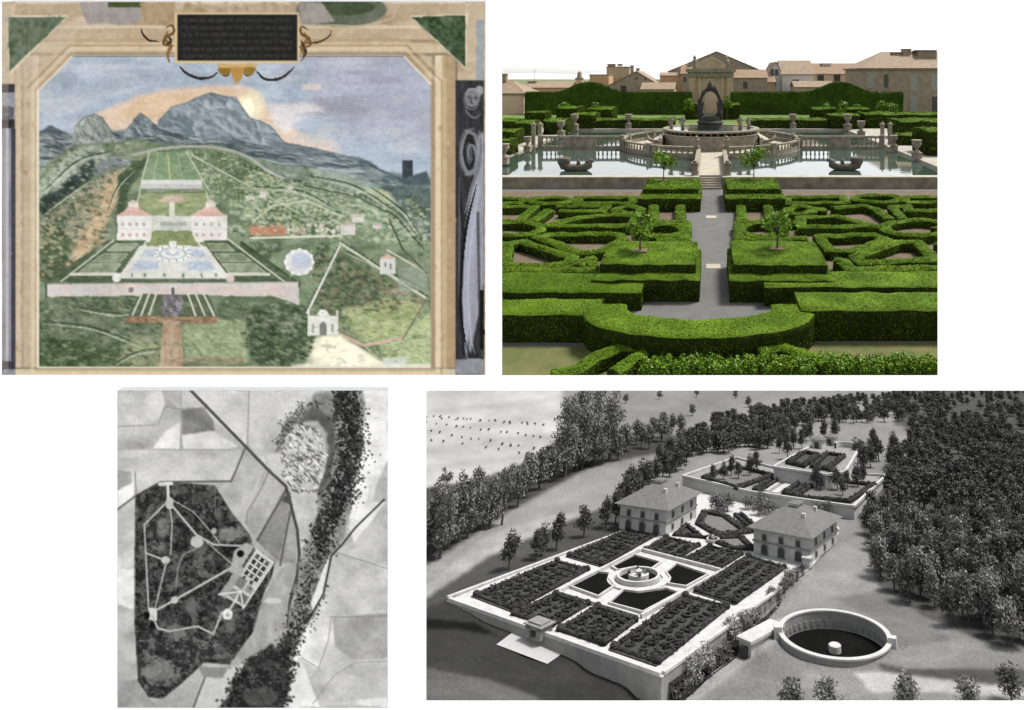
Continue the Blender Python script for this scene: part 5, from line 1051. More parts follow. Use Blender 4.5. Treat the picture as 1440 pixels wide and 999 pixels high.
# blue-grey painted column on the left, dark carved figure on the right
p.rect(2,118,21,528,(158,158,176),18,'painted_column#1',sx=4,sy=60,col2=(126,126,146)); p.rect(2,118,21,131,(62,60,64),8); p.rect(3,131,20,158,(150,150,168),10); p.rect(3,150,19,168,(95,95,105),25,sx=4,sy=5); p.rect(2,168,21,181,(52,50,55),8); p.rect(16,181,22,520,(70,68,80),12); p.rect(8,181,12,515,(188,190,206),6); p.rect(3,508,20,520,(60,58,64),10)
p.rect(2,2,21,118,(206,184,150),12); p.rect(2,2,12,527,(196,180,158),6,a=.35)
p.rect(655,2,682,113,(202,180,146),12); p.rect(670,28,681,113,(158,164,172),14); p.rect(641,113,681,528,(54,53,56),14,'painted_carved_figure',sx=5,sy=24)
p.ell(663,140,11,15,(112,112,116),16,2); p.ell(661,134,4,5,(60,60,62),5); p.ell(667,136,3,4,(45,45,48),5); p.ell(664,146,4,2,(50,50,52),4); p.ell(674,128,6,7,(150,152,158),8); p.ell(660,214,15,34,(92,92,97),16,2); p.ell(660,214,9,26,(38,38,42),6,2); p.ell(660,216,5,16,(88,88,94),6,2); p.line([(655,184),(668,190),(674,214),(668,238),(655,246)],3,(142,142,150),.8)
p.poly([(672,190),(681,186),(681,400),(662,500),(650,420),(660,320)],(150,151,166),14,2,sx=4,sy=30); p.poly([(652,330),(664,262),(674,262),(664,420),(656,505),(650,460)],(162,164,184),12,2,sx=4,sy=40); p.line([(646,270),(652,330),(648,420),(652,500)],4,(34,34,38),.8); p.line([(672,300),(674,420),(678,500)],4,(70,70,78),.8); p.rect(674,408,681,492,(30,30,32),5); p.rect(641,505,681,527,(140,142,150),16)
p.ell(664,138,10,13,(128,128,134),10,1); p.curve([(655,132),(660,126),(670,127),(675,136)],3,(150,152,160),.5); p.ell(660,137,3,2.2,(64,64,68),4,1,a=.7); p.ell(669,138,2.6,2.2,(56,56,60),4,1,a=.7); p.curve([(664,138),(662,144),(665,146)],1.8,(70,70,74),.8); p.curve([(659,150),(664,152),(669,149)],2.2,(60,60,64),.5); p.curve([(654,150),(658,160),(668,166),(676,160)],3,(110,112,120),.5)
p.curve([(668,180),(658,186),(650,204),(650,226),(658,244),(667,240),(670,222),(666,206),(660,206),(658,218),(662,226)],4,(128,130,140),.6); p.curve([(674,184),(676,210),(672,240),(664,262),(654,300)],3.5,(118,120,130),.8); p.curve([(670,260),(656,320),(648,390),(648,440),(656,490)],4,(30,30,34),.85); p.curve([(674,262),(664,330),(658,400),(662,470),(668,500)],3,(180,182,198),.4); p.curve([(646,250),(646,330),(645,420)],2.5,(92,92,100),.6)
# corners
for n,P,c in (('painted_corner_panel#1',[(12,24),(94,24),(13,101)],(92,110,84)),('painted_corner_panel#2',[(579,24),(654,22),(654,94)],(78,102,68))):
    p.poly([(P[0][0]-2,P[0][1]-2),(P[1][0]+4,P[1][1]-2),(P[2][0]+ (0 if n[-1]=='1' else 2),P[2][1]+5)],(228,208,176),6,1,wob=.3); p.poly(P,c,16,1,n,.4,sx=6,sy=6,col2=(112,128,102) if n[-1]=='1' else (48,72,40)); p.dabs(P,40,4,[(58,80,48),(120,136,108)],.4)
p.poly([(90,30),(104,30),(108,44),(104,76),(54,127),(46,122),(20,118),(22,100)],(206,184,156),12,2,a=.55)
# ornament over the top
p.poly([(112,3),(196,3),(200,28),(180,35),(122,33)],(160,152,148),14,2); p.rect(152,3,202,11,(74,92,48),14); p.poly([(196,3),(246,3),(246,38),(204,34)],(178,148,108),14,2)
p.ell(480,14,64,24,(104,114,92),14,3,col2=(140,146,124)); p.ell(480,10,48,12,(72,88,58),12,2); p.poly([(420,3),(452,3),(470,30),(424,36)],(158,150,142),16,2); p.line([(424,38),(470,36),(510,38),(552,26),(562,6)],3,(196,178,146),.8)
p.dabs([(250,3),(420,3),(420,18),(250,18)],30,5,[(150,120,78),(214,192,158),(172,140,98)],.5)
# the landscape
OCT=[(54,128),(103,78),(567,78),(607,120),(607,517),(54,517)]
mo=inpoly(OCT,p.X,p.Y); cs=p.c.copy(); ls=p.lab.copy()
p.rect(50,76,612,300,(154,172,194),9,'painted_sky',sx=70,sy=16,col2=(172,184,204)); p.poly([(430,78),(610,78),(610,210),(520,190),(440,150)],(166,166,188),9,10,a=.7,sx=40,sy=12)
p.poly([(60,140),(180,125),(240,110),(120,150),(60,175)],(184,192,206),6,6,a=.6); p.ell(95,112,14,14,(132,148,160),6,8,a=.6); p.poly([(430,140),(520,134),(540,150),(500,170),(440,160)],(152,152,172),6,6,a=.6)
p.poly([(100,178),(140,158),(185,138),(232,126),(330,119),(352,124),(372,150),(400,175),(482,218),(400,208),(330,175),(225,180),(160,185)],(226,196,170),10,10,sx=40,sy=8,col2=(222,186,154)); p.poly([(160,165),(190,142),(260,130),(330,126),(300,150),(200,170)],(222,184,138),8,5,a=.8); p.poly([(378,148),(440,145),(462,158),(420,168),(400,190),(384,175)],(222,214,216),6,14,a=.85); p.poly([(405,190),(470,196),(480,212),(420,206)],(214,194,186),6,9,a=.8)
for x_,y_,w_,c_ in ((80,118,60,(150,164,180)),(150,96,80,(182,190,204)),(210,106,70,(150,162,178)),(420,100,70,(150,160,176)),(520,110,60,(150,150,172)),(540,180,60,(176,184,198)),(480,160,70,(146,150,170)),(460,186,60,(178,184,196)),(570,205,40,(188,192,202)),(90,150,50,(186,194,206)),(130,128,60,(158,170,184)),(400,118,40,(184,184,196)),(500,92,60,(176,182,198))):
    for k_ in range(5): p.ell(x_+p.rng.uniform(-w_,w_)*.5,y_+p.rng.uniform(-9,9),w_*p.rng.uniform(.3,.6),p.rng.uniform(2,4.5),c_,6,4,a=.45)
p.rect(424,118,452,127,(214,196,186),4,soft=3,a=.8); p.ell(354,150,20,24,(238,216,172),4,14,a=.8); p.ell(352,152,15,19,(238,226,180),2,8,a=.7); p.ell(349,153,8,14,(248,243,204),2,4)
# far hills and the massif
p.poly([(54,186),(70,177),(100,188),(160,190),(200,190),(607,250),(607,330),(54,300)],(104,120,122),14,2,'painted_mountains',sx=24,sy=8,col2=(132,146,146))
p.poly([(222,170),(240,151),(262,145),(278,136),(296,131),(312,135),(332,137),(340,152),(350,166),(367,171),(381,178),(398,198),(410,202),(443,209),(478,217),(508,222),(529,236),(556,255),(607,278),(607,300),(430,262),(345,215),(222,205)],(118,134,146),16,1,'painted_mountains',sx=22,sy=7,col2=(92,108,118))
p.poly([(240,156),(275,142),(330,142),(310,165),(330,185),(270,180)],(150,162,172),14,4,sx=12,sy=5,a=.7); p.poly([(330,139),(352,168),(380,180),(398,200),(350,192),(330,170)],(96,112,124),10,2,sx=14,sy=6,a=.8); p.poly([(345,180),(390,198),(380,205),(345,200)],(158,170,176),8,2,a=.7)
p.poly([(174,186),(188,168),(198,159),(212,170),(226,180),(226,192),(170,194)],(98,116,122),14,1,sx=8,sy=6,col2=(128,144,150))
p.poly([(90,214),(106,178),(120,164),(132,161),(143,165),(156,184),(170,200),(165,212)],(158,168,156),10,2); p.poly([(132,162),(143,165),(156,184),(172,202),(140,204),(150,188)],(84,100,104),10,2)
p.line([(106,178),(118,165),(132,161),(144,166),(158,187)],2.2,(92,100,100),.35); p.line([(240,151),(262,145),(280,136),(298,131),(313,136)],2,(88,102,112),.3)
for P,c in (([(54,187),(70,178),(98,189),(80,204),(54,212)],(72,88,94)),([(150,190),(230,176),(300,180),(345,200),(400,214),(345,214),(240,200),(170,206)],(82,98,102)),([(255,200),(296,168),(320,188),(345,206),(300,210)],(96,112,118)),([(398,206),(520,228),(600,272),(600,286),(480,250),(400,222)],(84,102,106)),([(500,226),(524,232),(560,256),(530,262)],(58,76,82))): p.poly(P,c,14,2,sx=12,sy=5,wob=2)
p.rect(566,226,580,250,(56,70,76),8,soft=1); p.poly([(556,255),(600,240),(607,262),(580,262)],(70,88,96),10,2)
p.relief([(54,190),(100,190),(222,176),(345,206),(430,214),(530,240),(607,282),(607,300),(430,268),(345,222),(222,210),(54,300)],(62,78,84),(146,158,160),50,16,.95,o=4)
p.relief([(222,172),(240,151),(262,145),(278,136),(296,131),(312,135),(332,137),(340,152),(350,166),(367,171),(381,178),(398,200),(380,206),(345,198),(300,196),(240,186)],(96,114,128),(166,178,188),52,36,.95,2.6,soft=1,wob=.6,o=4,a=.85)
p.relief([(345,200),(400,212),(478,218),(530,238),(607,284),(607,300),(520,276),(420,250),(345,224)],(66,84,90),(150,164,168),58,14,.95,a=.75,o=4)
p.relief([(174,188),(188,168),(198,159),(212,170),(228,184),(222,192),(172,194)],(74,92,100),(156,170,172),34,26,.8,2.8,soft=1,a=.8)
p.relief([(92,214),(106,178),(120,164),(132,161),(143,165),(156,184),(172,202),(160,212)],(96,110,104),(186,192,176),40,36,.8,2.9,soft=1,a=.75)
for q_ in ([(240,152),(262,145),(280,137),(298,131),(314,135),(332,137),(341,152),(352,166),(367,171),(381,178),(398,199)],[(188,168),(198,159),(212,170)],[(106,178),(120,164),(133,161),(144,165),(157,185)],[(268,190),(297,170),(318,186),(345,206)],[(398,202),(443,209),(478,217),(530,238),(556,256)]): p.line(q_,1.8,(78,94,102),.32)
p.dabs([(500,224),(607,270),(607,300),(540,280)],60,4,[(58,78,82),(120,136,136)],.5,2,.5); p.dabs([(180,196),(345,206),(345,216),(180,206)],50,4,[(60,78,82),(110,128,124)],.5,2.2,.1)
# green country
p.poly([(54,240),(100,206),(160,200),(200,196),(235,207),(300,204),(350,220),(430,240),(520,268),(607,282),(607,517),(54,517)],(122,142,104),18,2,'painted_hills',sx=30,sy=12,col2=(92,114,78))
for P,c,c2 in (([(54,255),(110,208),(135,206),(120,226),(66,272),(54,280)],(156,168,146),(134,150,128)),([(54,282),(66,272),(112,232),(128,224),(130,248),(90,272),(66,300),(54,320)],(58,74,64),(40,58,46)),([(130,212),(186,206),(190,222),(170,236),(134,248)],(132,140,144),(104,116,122)),([(110,272),(150,244),(186,228),(172,250),(140,290),(120,330),(80,360)],(168,150,118),(126,128,100)),([(148,262),(166,240),(160,286),(136,330),(150,340),(110,372),(92,380),(110,336)],(182,142,98),(200,170,128)),([(54,330),(74,312),(100,330),(96,370),(70,392),(54,392)],(70,92,54),(98,116,76)),([(54,300),(90,282),(110,300),(84,330),(54,330)],(112,118,100),(78,98,66)),([(160,282),(168,246),(190,226),(204,216),(210,222),(184,262),(164,330)],(84,106,76),(58,80,52)),
  ([(190,205),(207,200),(207,222),(196,224)],(206,190,166),(180,164,138)),([(162,222),(210,206),(240,206),(212,222)],(128,142,104),(98,116,80)),([(262,214),(300,207),(345,220),(400,250),(430,300),(330,300),(292,262)],(112,138,96),(90,116,74)),([(345,236),(470,262),(560,300),(590,350),(560,350),(470,318),(340,312)],(118,144,102),(140,160,118)),([(400,232),(480,246),(560,290),(540,296),(430,262)],(140,158,132),(110,132,104)),([(540,262),(607,262),(607,340),(580,320),(556,300)],(66,86,84),(92,112,108)),([(430,338),(475,338),(440,430),(424,430),(424,400)],(120,144,104),(100,126,88)),([(478,350),(560,400),(596,420),(560,450),(470,450),(440,440)],(84,108,72),(110,122,84)),([(500,430),(580,416),(600,424),(566,478),(512,480),(482,456)],(162,170,104),(134,152,86)),([(350,436),(384,424),(426,428),(448,462),(446,490),(420,516),(372,516),(346,500),(334,470)],(88,108,78),(62,84,54)),([(430,478),(470,470),(540,516),(430,516)],(214,206,160),(240,234,196)),([(530,480),(607,440),(607,517),(545,517)],(176,188,132),(150,168,104)),([(54,414),(230,416),(220,470),(120,480),(54,517)],(78,98,66),(104,118,88)),([(54,470),(120,480),(200,500),(190,517),(54,517)],(54,80,40),(84,104,66)),([(160,490),(230,470),(232,517),(185,517)],(150,150,108),(112,122,80)),([(256,452),(350,446),(350,512),(262,506)],(150,164,118),(120,142,92)),([(310,405),(424,424),(352,424),(340,460),(305,445)],(92,114,80),(70,94,58))): p.poly(P,c,14,4,sx=14,sy=9,col2=c2,wob=2.4)
p.relief([(54,230),(110,206),(180,198),(236,208),(345,220),(430,242),(520,270),(607,284),(607,517),(54,517)],(84,104,76),(170,178,150),40,16,.9,2.2,soft=3,a=.12,ridge=False)
p.relief([(54,290),(170,230),(164,320),(90,392),(54,400)],(60,76,56),(186,160,124),26,18,1.0,2.5,a=.28); p.relief([(345,240),(600,300),(600,345),(470,330),(345,320)],(84,108,78),(164,178,142),34,12,1.0,a=.22)
p.relief([(440,345),(600,420),(570,478),(470,480),(432,440)],(70,92,60),(160,166,118),26,16,1.0,a=.22); p.relief([(54,415),(430,430),(440,516),(54,516)],(60,82,50),(150,160,128),46,14,1.0,a=.2,ridge=False)
p.clumps([(54,415),(230,416),(226,516),(54,516)],[(66,92,54),(134,146,122)],30,12,.1,.35); p.clumps([(352,444),(388,426),(430,434),(446,470),(430,508),(388,515),(352,502),(338,472)],[(58,80,50),(128,144,112)],14,12,.08,.35); p.clumps([(440,345),(600,420),(570,478),(470,480)],[(62,86,52),(156,150,104)],14,12,.1,.3); p.clumps([(54,300),(165,235),(150,340),(60,400)],[(58,82,50),(150,152,128)],14,12,.1,.35); p.clumps([(300,210),(600,300),(600,345),(330,320)],[(78,104,76),(160,176,144)],18,8,.1,.5)
p.dabs([(262,214),(300,207),(345,220),(400,250),(425,300),(340,300),(292,262)],420,1.7,[(148,166,112),(78,104,62),(166,178,128)],.6); p.dabs([(370,275),(470,290),(470,312),(375,315)],170,2.4,[(62,88,52),(168,176,120),(92,118,78)],.6); p.dabs([(430,240),(590,290),(600,340),(470,320)],220,2.6,[(72,98,78),(150,168,140),(98,122,92)],.5); p.dabs([(54,300),(160,230),(150,340),(60,400)],260,3,[(60,84,50),(150,140,104),(100,116,82)],.5); p.dabs([(440,440),(480,352),(596,420),(560,475),(480,475)],260,3.2,[(60,86,50),(122,140,92),(150,156,104),(140,110,80)],.5); p.dabs([(352,444),(388,428),(430,434),(444,470),(430,508),(388,515),(352,502),(338,472)],260,3.6,[(54,78,48),(120,138,106)],.45); p.dabs([(54,420),(230,420),(220,510),(54,512)],320,4.5,[(56,82,44),(124,136,110),(92,106,84)],.4,1.8,.2); p.dabs([(262,455),(350,450),(350,510),(262,505)],120,3,[(172,180,136),(112,136,86)],.4)
p.line([(235,208),(280,206),(330,216),(400,252),(440,268),(540,288),(575,330),(600,410),(566,478)],3,(138,146,120),.6); p.line([(262,214),(350,262),(420,300)],3,(134,152,120),.6); p.line([(500,262),(556,300),(590,345)],4,(64,88,60),.7)
for P,w,c in (([(478,346),(432,440)],3,(212,214,196)),([(478,342),(600,420)],3.5,(176,186,162)),([(352,335),(480,332)],2.5,(196,200,176)),([(476,470),(512,486),(566,476)],4,(190,158,132)),([(512,486),(545,516)],3,(140,154,110)),([(566,478),(600,420)],2.5,(120,110,84)),([(340,345),(420,400)],6,(70,94,56)),([(545,352),(600,384)],2.5,(196,196,172)),([(548,310),(566,350)],3,(72,94,62)),([(380,284),(400,282),(480,304)],2,(178,186,150)),([(356,310),(382,290),(430,284)],2,(178,186,150))): p.line(P,w,c,.85)
p.rect(352,318,402,331,(186,128,92),14,'painted_long_house'); p.line([(352,318),(398,315)],2,(160,106,78),.8); p.dabs([(402,318),(480,314),(480,333),(402,333)],60,2.4,[(218,218,196),(70,98,58),(190,150,124)],.8); p.rect(481,316,499,331,(206,206,202),6,'painted_white_house#1'); p.rect(534,362,556,386,(188,192,180),8,'painted_white_house#2'); p.rect(540,368,543,374,(110,116,110),2); p.rect(548,370,551,378,(110,116,110),2); p.rect(560,376,600,410,(128,142,120),8,a=.7); p.rect(496,302,512,312,(190,194,186),6,soft=2); p.rect(365,268,374,278,(186,192,176),4,soft=2); p.ell(532,318,7,4,(196,198,190),3,2); p.rect(536,424,560,431,(178,118,82),6,soft=2); p.ell(575,292,18,12,(120,140,146),12,4,a=.8)
p.ell(421,369,20,18,(208,208,212),6,1,'painted_round_pool'); p.ell(423,367,14,11,(176,186,206),6,2); p.dabs([(402,352),(440,352),(440,390),(402,390)],26,2,[(224,224,218),(186,190,186)],.6)
for i in range(9):
    for j in range(16):
        u=268+j*9.5+i*1.5; v=217+i*6+max(0,j-4)*2.6+(j-4)*(j-4)*.05
        if inpoly([(264,216),(300,209),(345,222),(400,252),(428,298),(330,296),(294,262)],np.array([u]),np.array([v]))[0]: p.ell(u,v,2.6,1.9,(74,98,62),4,1,a=.8); p.ell(u-.6,v-1,1.2,.8,(166,178,128),2,1,a=.7)
for i in range(5):
    for j in range(13):
        u=376+j*8-i*2; v=279+i*7+j*1.6; p.ell(u,v,2.8,2.2,(66,90,58),4,1,a=.75); p.ell(u-.8,v-1,1.2,.9,(170,176,130),2,1,a=.7)
for A_,B_,n_ in (((430,250),(545,292),16),((345,236),(430,262),12),((478,346),(434,436),15),((482,346),(600,420),22),((545,300),(598,345),9),((300,318),(352,336),6)):
    for t_ in np.linspace(0,1,n_): p.ell(A_[0]+(B_[0]-A_[0])*t_+p.rng.uniform(-1,1),A_[1]+(B_[1]-A_[1])*t_-3+p.rng.uniform(-1,1),2.6,3.4,(62,84,58),6,1,a=.75)
for cx_,cy_,r_ in ((430,245,9),(446,250,7),(420,250,6),(560,300,10),(578,288,12),(590,300,9),(455,350,8),(448,365,10),(470,372,9),(360,350,10),(372,358,9),(388,348,8),(60,366,12),(82,374,11),(72,352,9),(96,360,8),(500,405,11),(486,420,10),(520,400,9),(455,412,9),(360,450,13),(384,446,14),(408,456,13),(376,476,15),(402,484,13),(70,500,14),(100,506,12),(64,478,11),(160,430,9),(190,424,8)): p.ell(cx_,cy_,r_*1.15,r_,(60,82,54),16,3,a=.62); p.ell(cx_-r_*.25,cy_-r_*.35,r_*.6,r_*.4,(146,160,122),10,2,a=.5); p.dabs([(cx_-r_,cy_-r_),(cx_+r_,cy_-r_),(cx_+r_,cy_+r_),(cx_-r_,cy_+r_)],12,1.6,[(52,74,46),(132,148,110)],.6)
for P,c,c2,a_ in (([(430,236),(500,246),(540,262),(500,272),(450,256)],(150,166,150),(120,140,124),.7),([(500,262),(545,268),(560,290),(530,286)],(186,190,140),(140,158,116),.8),([(345,222),(420,236),(450,258),(400,250)],(104,124,112),(128,146,132),.7),([(130,206),(200,198),(230,206),(190,214),(140,226)],(132,150,108),(96,118,84),.8),([(96,212),(140,206),(150,222),(120,246),(90,262),(72,270)],(168,178,160),(140,158,132),.8),([(118,232),(134,222),(132,248),(96,274),(64,302),(56,300),(60,286)],(48,64,58),(38,54,48),.85),([(150,250),(168,240),(164,284),(150,312),(130,346),(112,366),(96,368),(118,330),(140,290)],(190,146,100),(206,176,132),.75),([(165,248),(190,228),(206,218),(208,226),(182,262),(166,318)],(72,94,62),(56,78,50),.8),([(56,330),(76,312),(98,334),(92,372),(66,392),(56,390)],(62,84,48),(84,104,62),.75),([(358,428),(430,430),(436,468),(428,510),(362,510),(344,468)],(74,96,66),(58,80,52),.7),([(440,420),(480,356),(540,398),(520,436),(470,452),(444,446)],(66,90,58),(96,112,78),.7),([(478,436),(560,418),(596,426),(564,474),(512,476)],(176,182,118),(150,164,100),.75),([(56,474),(120,484),(190,502),(186,515),(56,515)],(52,80,38),(78,102,56),.7),([(258,456),(346,450),(346,508),(262,504)],(152,168,122),(126,146,98),.75),([(548,478),(605,446),(605,514),(556,514)],(176,190,136),(156,174,112),.75),([(190,470),(228,474),(226,514),(160,508)],(160,154,112),(130,138,92),.6),([(70,424),(170,422),(190,440),(150,462),(80,458)],(84,106,76),(112,128,98),.6)): p.poly(P,c,14,5,sx=9,sy=6,col2=c2,wob=3,a=a_)
p.curve([(186,218),(230,209),(280,206),(320,211),(350,222),(376,240),(400,252)],3.6,(158,160,146),.75,False); p.curve([(400,252),(440,268),(500,280),(545,292),(578,326),(598,372),(604,410)],2.6,(112,126,104),.6,False)
for n_ in range(130):
    u=p.rng.uniform(60,600); v=p.rng.uniform(300,512)
    if not (150<u<425 and 330<v<450): p.ell(u,v,p.rng.uniform(2,5),p.rng.uniform(1.2,2.6),[(62,84,54),(150,164,128),(96,116,80)][n_%3],6,1,a=.5)
for P,n_,cs_ in (([(54,415),(230,416),(226,516),(54,516)],420,[(52,76,40),(128,142,104),(96,118,78)]),([(352,444),(388,426),(430,434),(446,470),(430,508),(388,515),(352,502),(338,472)],420,[(48,70,42),(122,140,100)]),([(440,350),(600,420),(596,430),(520,440),(440,450)],420,[(52,76,46),(128,142,96),(150,120,90)]),([(54,300),(165,235),(150,340),(60,400)],360,[(50,72,44),(140,146,112),(196,158,112)]),([(345,236),(600,300),(600,345),(345,325)],520,[(70,98,66),(160,176,134),(196,196,160)]),([(480,440),(600,420),(607,516),(545,516)],260,[(150,166,104),(196,202,144),(110,134,76)]),([(258,456),(346,450),(346,508),(262,504)],160,[(112,138,88),(172,186,142)]),([(54,215),(190,200),(190,240),(54,300)],220,[(96,116,96),(176,184,166),(60,78,70)])): p.dabs(P,n_,1.9,cs_,.55,1.7,.25)
for P in ([(60,270),(110,226),(160,212)],[(60,300),(100,270),(132,248)],[(150,300),(166,262),(190,236)],[(430,246),(500,262),(560,300)],[(345,262),(420,268),(470,292)],[(480,350),(520,368),(600,408)],[(60,452),(130,460),(200,486)],[(160,512),(190,496),(226,490)],[(100,430),(160,440),(200,436)],[(520,262),(566,296),(590,330)]): p.curve(P,2.2,(58,78,56),.5); p.curve([(x,y+4) for x,y in P],1.8,(168,178,150),.45)
for P,w,c in (([(478,346),(432,440)],3,(218,220,202)),([(478,342),(600,420)],3.2,(196,202,178)),([(352,335),(480,332)],2.5,(206,208,184)),([(476,470),(512,486),(566,476)],4,(196,160,134)),([(566,478),(600,420)],2.5,(120,110,84)),([(262,214),(350,262),(420,300)],2.4,(160,172,136)),([(382,290),(430,282),(480,304)],2.2,(184,190,152)),([(356,312),(382,292)],2.2,(184,190,152)),([(548,310),(566,350),(600,384)],2.5,(70,92,62)),([(430,262),(500,276),(556,304),(596,350)],2.2,(64,88,62)),([(340,342),(420,400)],5,(62,86,50)),([(322,338),(402,398)],2.2,(204,206,184)),([(512,486),(545,516)],3,(150,160,116))): p.line(P,w,c,.9)
for x_,y_,w_,h_ in ((480,316,19,15),(496,304,14,9),(534,363,22,23),(365,270,9,8),(346,276,12,5),(524,316,12,5),(404,262,8,5)): p.rect(x_,y_,x_+w_,y_+h_,(206,206,198),6,soft=1); p.poly([(x_-1,y_+1),(x_+w_*.5,y_-h_*.25-1),(x_+w_+1,y_+1)],(192,158,138),5,1)
p.rect(540,369,543,375,(112,118,112),2); p.rect(548,371,551,379,(112,118,112),2); p.rect(352,319,402,331,(188,126,90),12); p.dabs([(404,318),(478,315),(478,331),(404,331)],46,2.2,[(222,222,202),(66,94,56),(192,150,122)],.85); p.ell(421,369,20,18,(214,214,216),6,1); p.ell(423,367,14,11,(178,188,208),6,2)
for k_ in range(12): p.ell(421+19*math.cos(k_*.5236),369+17*math.sin(k_*.5236),2.6,2.6,(226,226,222),3,0)
p.rect(560,378,598,408,(132,146,126),8,soft=2,a=.6)
# upper gardens of the painted villa
p.poly([(210,214),(262,214),(292,268),(196,268)],(122,150,106),8,1,'painted_garden',sx=8,sy=4,col2=(104,134,90)); p.line([(236,216),(240,262)],2,(186,186,120),.8); p.line([(222,216),(214,262)],1.4,(176,182,130),.5); p.line([(250,216),(258,262)],1.4,(176,182,130),.5)
p.rect(198,253,285,260,(206,204,204),5); p.rect(198,260,285,266,(180,180,176),8); p.rect(204,266,230,271,(128,132,118),10); p.rect(254,266,280,271,(128,132,118),10); p.line([(210,214),(196,268)],1.8,(192,196,164),.8); p.line([(262,214),(294,268)],1.8,(192,196,164),.8)
p.poly([(196,272),(290,272),(298,304),(190,304)],(150,160,108),10,1,'painted_garden',sx=14,sy=4,col2=(120,140,84)); p.poly([(230,276),(255,276),(262,284),(222,284)],(190,160,142),6,1); p.rect(238,284,246,304,(210,208,180),4); p.line([(197,270),(188,300)],2,(206,206,180),.7); p.line([(290,270),(298,300)],2,(206,206,180),.7)
p.poly([(206,304),(276,304),(280,326),(204,326)],(206,206,196),6,1,'painted_villa#1',col2=(186,192,178)); p.poly([(226,312),(262,312),(262,318),(226,318)],(160,166,150),6,1)
for x0,x1,lx,k in ((165,213,187,1),(268,319,296,2)):
    p.rect(x0,303,x1,340,(226,222,216),5,'painted_villa#%d'%(k+1)); p.poly([(x0-1,304),(x0+12,296),(x1-12,296),(x1+1,304)],(212,160,146),6,1,'painted_roof#%d'%k); p.poly([(lx-12,297),(lx-8,291),(lx+8,291),(lx+12,297)],(220,176,160),4,1); p.rect(lx-7,285,lx+7,292,(226,218,208),4); p.poly([(lx-9,286),(lx,281),(lx+9,286)],(208,182,168),3,1)
    for i in range(4):
        for y in (313,328): p.rect(x0+6+i*(x1-x0-12)/3.6,y,x0+9.5+i*(x1-x0-12)/3.6,y+5,(150,152,158) if y<320 else (190,150,142),3)
    p.line([(x0,322),(x1,322)],1,(190,186,180),.6)
p.poly([(218,325),(268,325),(280,348),(206,348)],(112,134,84),8,1,'painted_garden',sx=8,sy=3,col2=(138,148,86)); p.line([(213,325),(200,350)],2.4,(220,218,192),.9); p.line([(270,325),(284,350)],2.4,(220,218,192),.9)
# water parterre and flanking beds
p.poly([(150,338),(206,338),(164,392),(58,400)],(72,92,62),8,1,'painted_garden',sx=8,sy=4,col2=(92,112,78)); p.poly([(286,338),(322,338),(424,400),(320,392)],(72,92,62),8,1,'painted_garden',sx=8,sy=4,col2=(92,112,78))
for q in ([(164,343),(194,343),(184,353),(150,353)],[(146,357),(180,357),(170,368),(130,368)],[(126,371),(170,371),(160,384),(110,384)],[(292,343),(318,343),(330,353),(298,353)],[(302,357),(340,357),(354,368),(310,368)],[(312,371),(358,371),(374,384),(322,384)]): p.poly(q,(140,154,122),10,1,wob=.5,col2=(112,130,96)); p.line(q+[q[0]],1.3,(186,190,166),.6)
p.line([(160,338),(86,396)],2.4,(196,200,180),.8); p.line([(320,336),(402,398)],2.4,(196,200,180),.8); p.line([(100,386),(164,386)],4,(210,210,192),.9); p.line([(322,386),(378,386)],4,(210,210,192),.9)
p.poly([(196,346),(290,346),(322,394),(164,394)],(214,214,208),5,1,'painted_water_garden',sx=6,sy=4,col2=(196,198,194))
for q in ([(203,351),(224,351),(222,361),(197,361)],[(264,351),(284,351),(290,361),(266,361)],[(194,366),(224,368),(222,380),(184,380)],[(262,368),(293,366),(304,380),(264,380)]): p.poly(q,(152,168,194),12,1,wob=.6,sx=3,sy=3,col2=(182,192,208))
p.ell(243,352,22,7,(224,226,222),4,1); p.ell(243,350,14,4,(178,188,202),4,1); p.rect(238,340,248,352,(228,226,214),3); p.ell(243,362,20,6,(226,224,214),4,1); p.rect(237,362,249,412,(210,210,200),6,'painted_water_garden'); p.rect(239,400,246,408,(130,130,124),3)
p.ell(243,357,25,11,(232,232,226),4,1,'painted_fountain'); p.ell(243,357,21,8.5,(168,178,190),6,1); p.ell(243,357,16,6.5,(228,228,222),4,1); p.ell(243,356,11,4.2,(176,186,198),5,1); p.ell(243,353,5,4,(228,226,216),3,0); p.line([(243,340),(243,354)],2.6,(226,224,214),.9)
for k_ in range(14): p.ell(243+24*math.cos(k_*.449),357+10.5*math.sin(k_*.449),1.3,1.6,(150,154,150),3,0)
p.line([(206,346),(150,410)],3,(216,214,194),.8); p.line([(284,346),(330,400)],3,(216,214,194),.8)
p.rect(160,384,326,391,(208,208,200),6); p.rect(96,392,390,398,(72,90,64),8,a=.8); p.ell(164,391,6,6,(222,220,210),3); p.ell(324,392,6,6,(210,190,178),3)
for x in (186,204,232,258,284,304): p.rect(x-2,384,x+1,390,(110,122,100),2)
p.poly([(65,400),(420,397),(421,430),(412,424),(380,416),(65,417)],(190,188,188),6,1,'painted_wall',sx=30,sy=4,col2=(204,182,172)); p.line([(65,400),(420,397)],1.6,(150,146,140),.8); p.ell(184,407,8,8,(210,190,184),4); p.ell(184,408,4,4,(120,112,110),2); p.line([(65,400),(65,418)],3,(60,74,56),.8)
p.rect(238,400,248,416,(206,204,196),4); p.rect(241,404,246,414,(90,90,86),2)
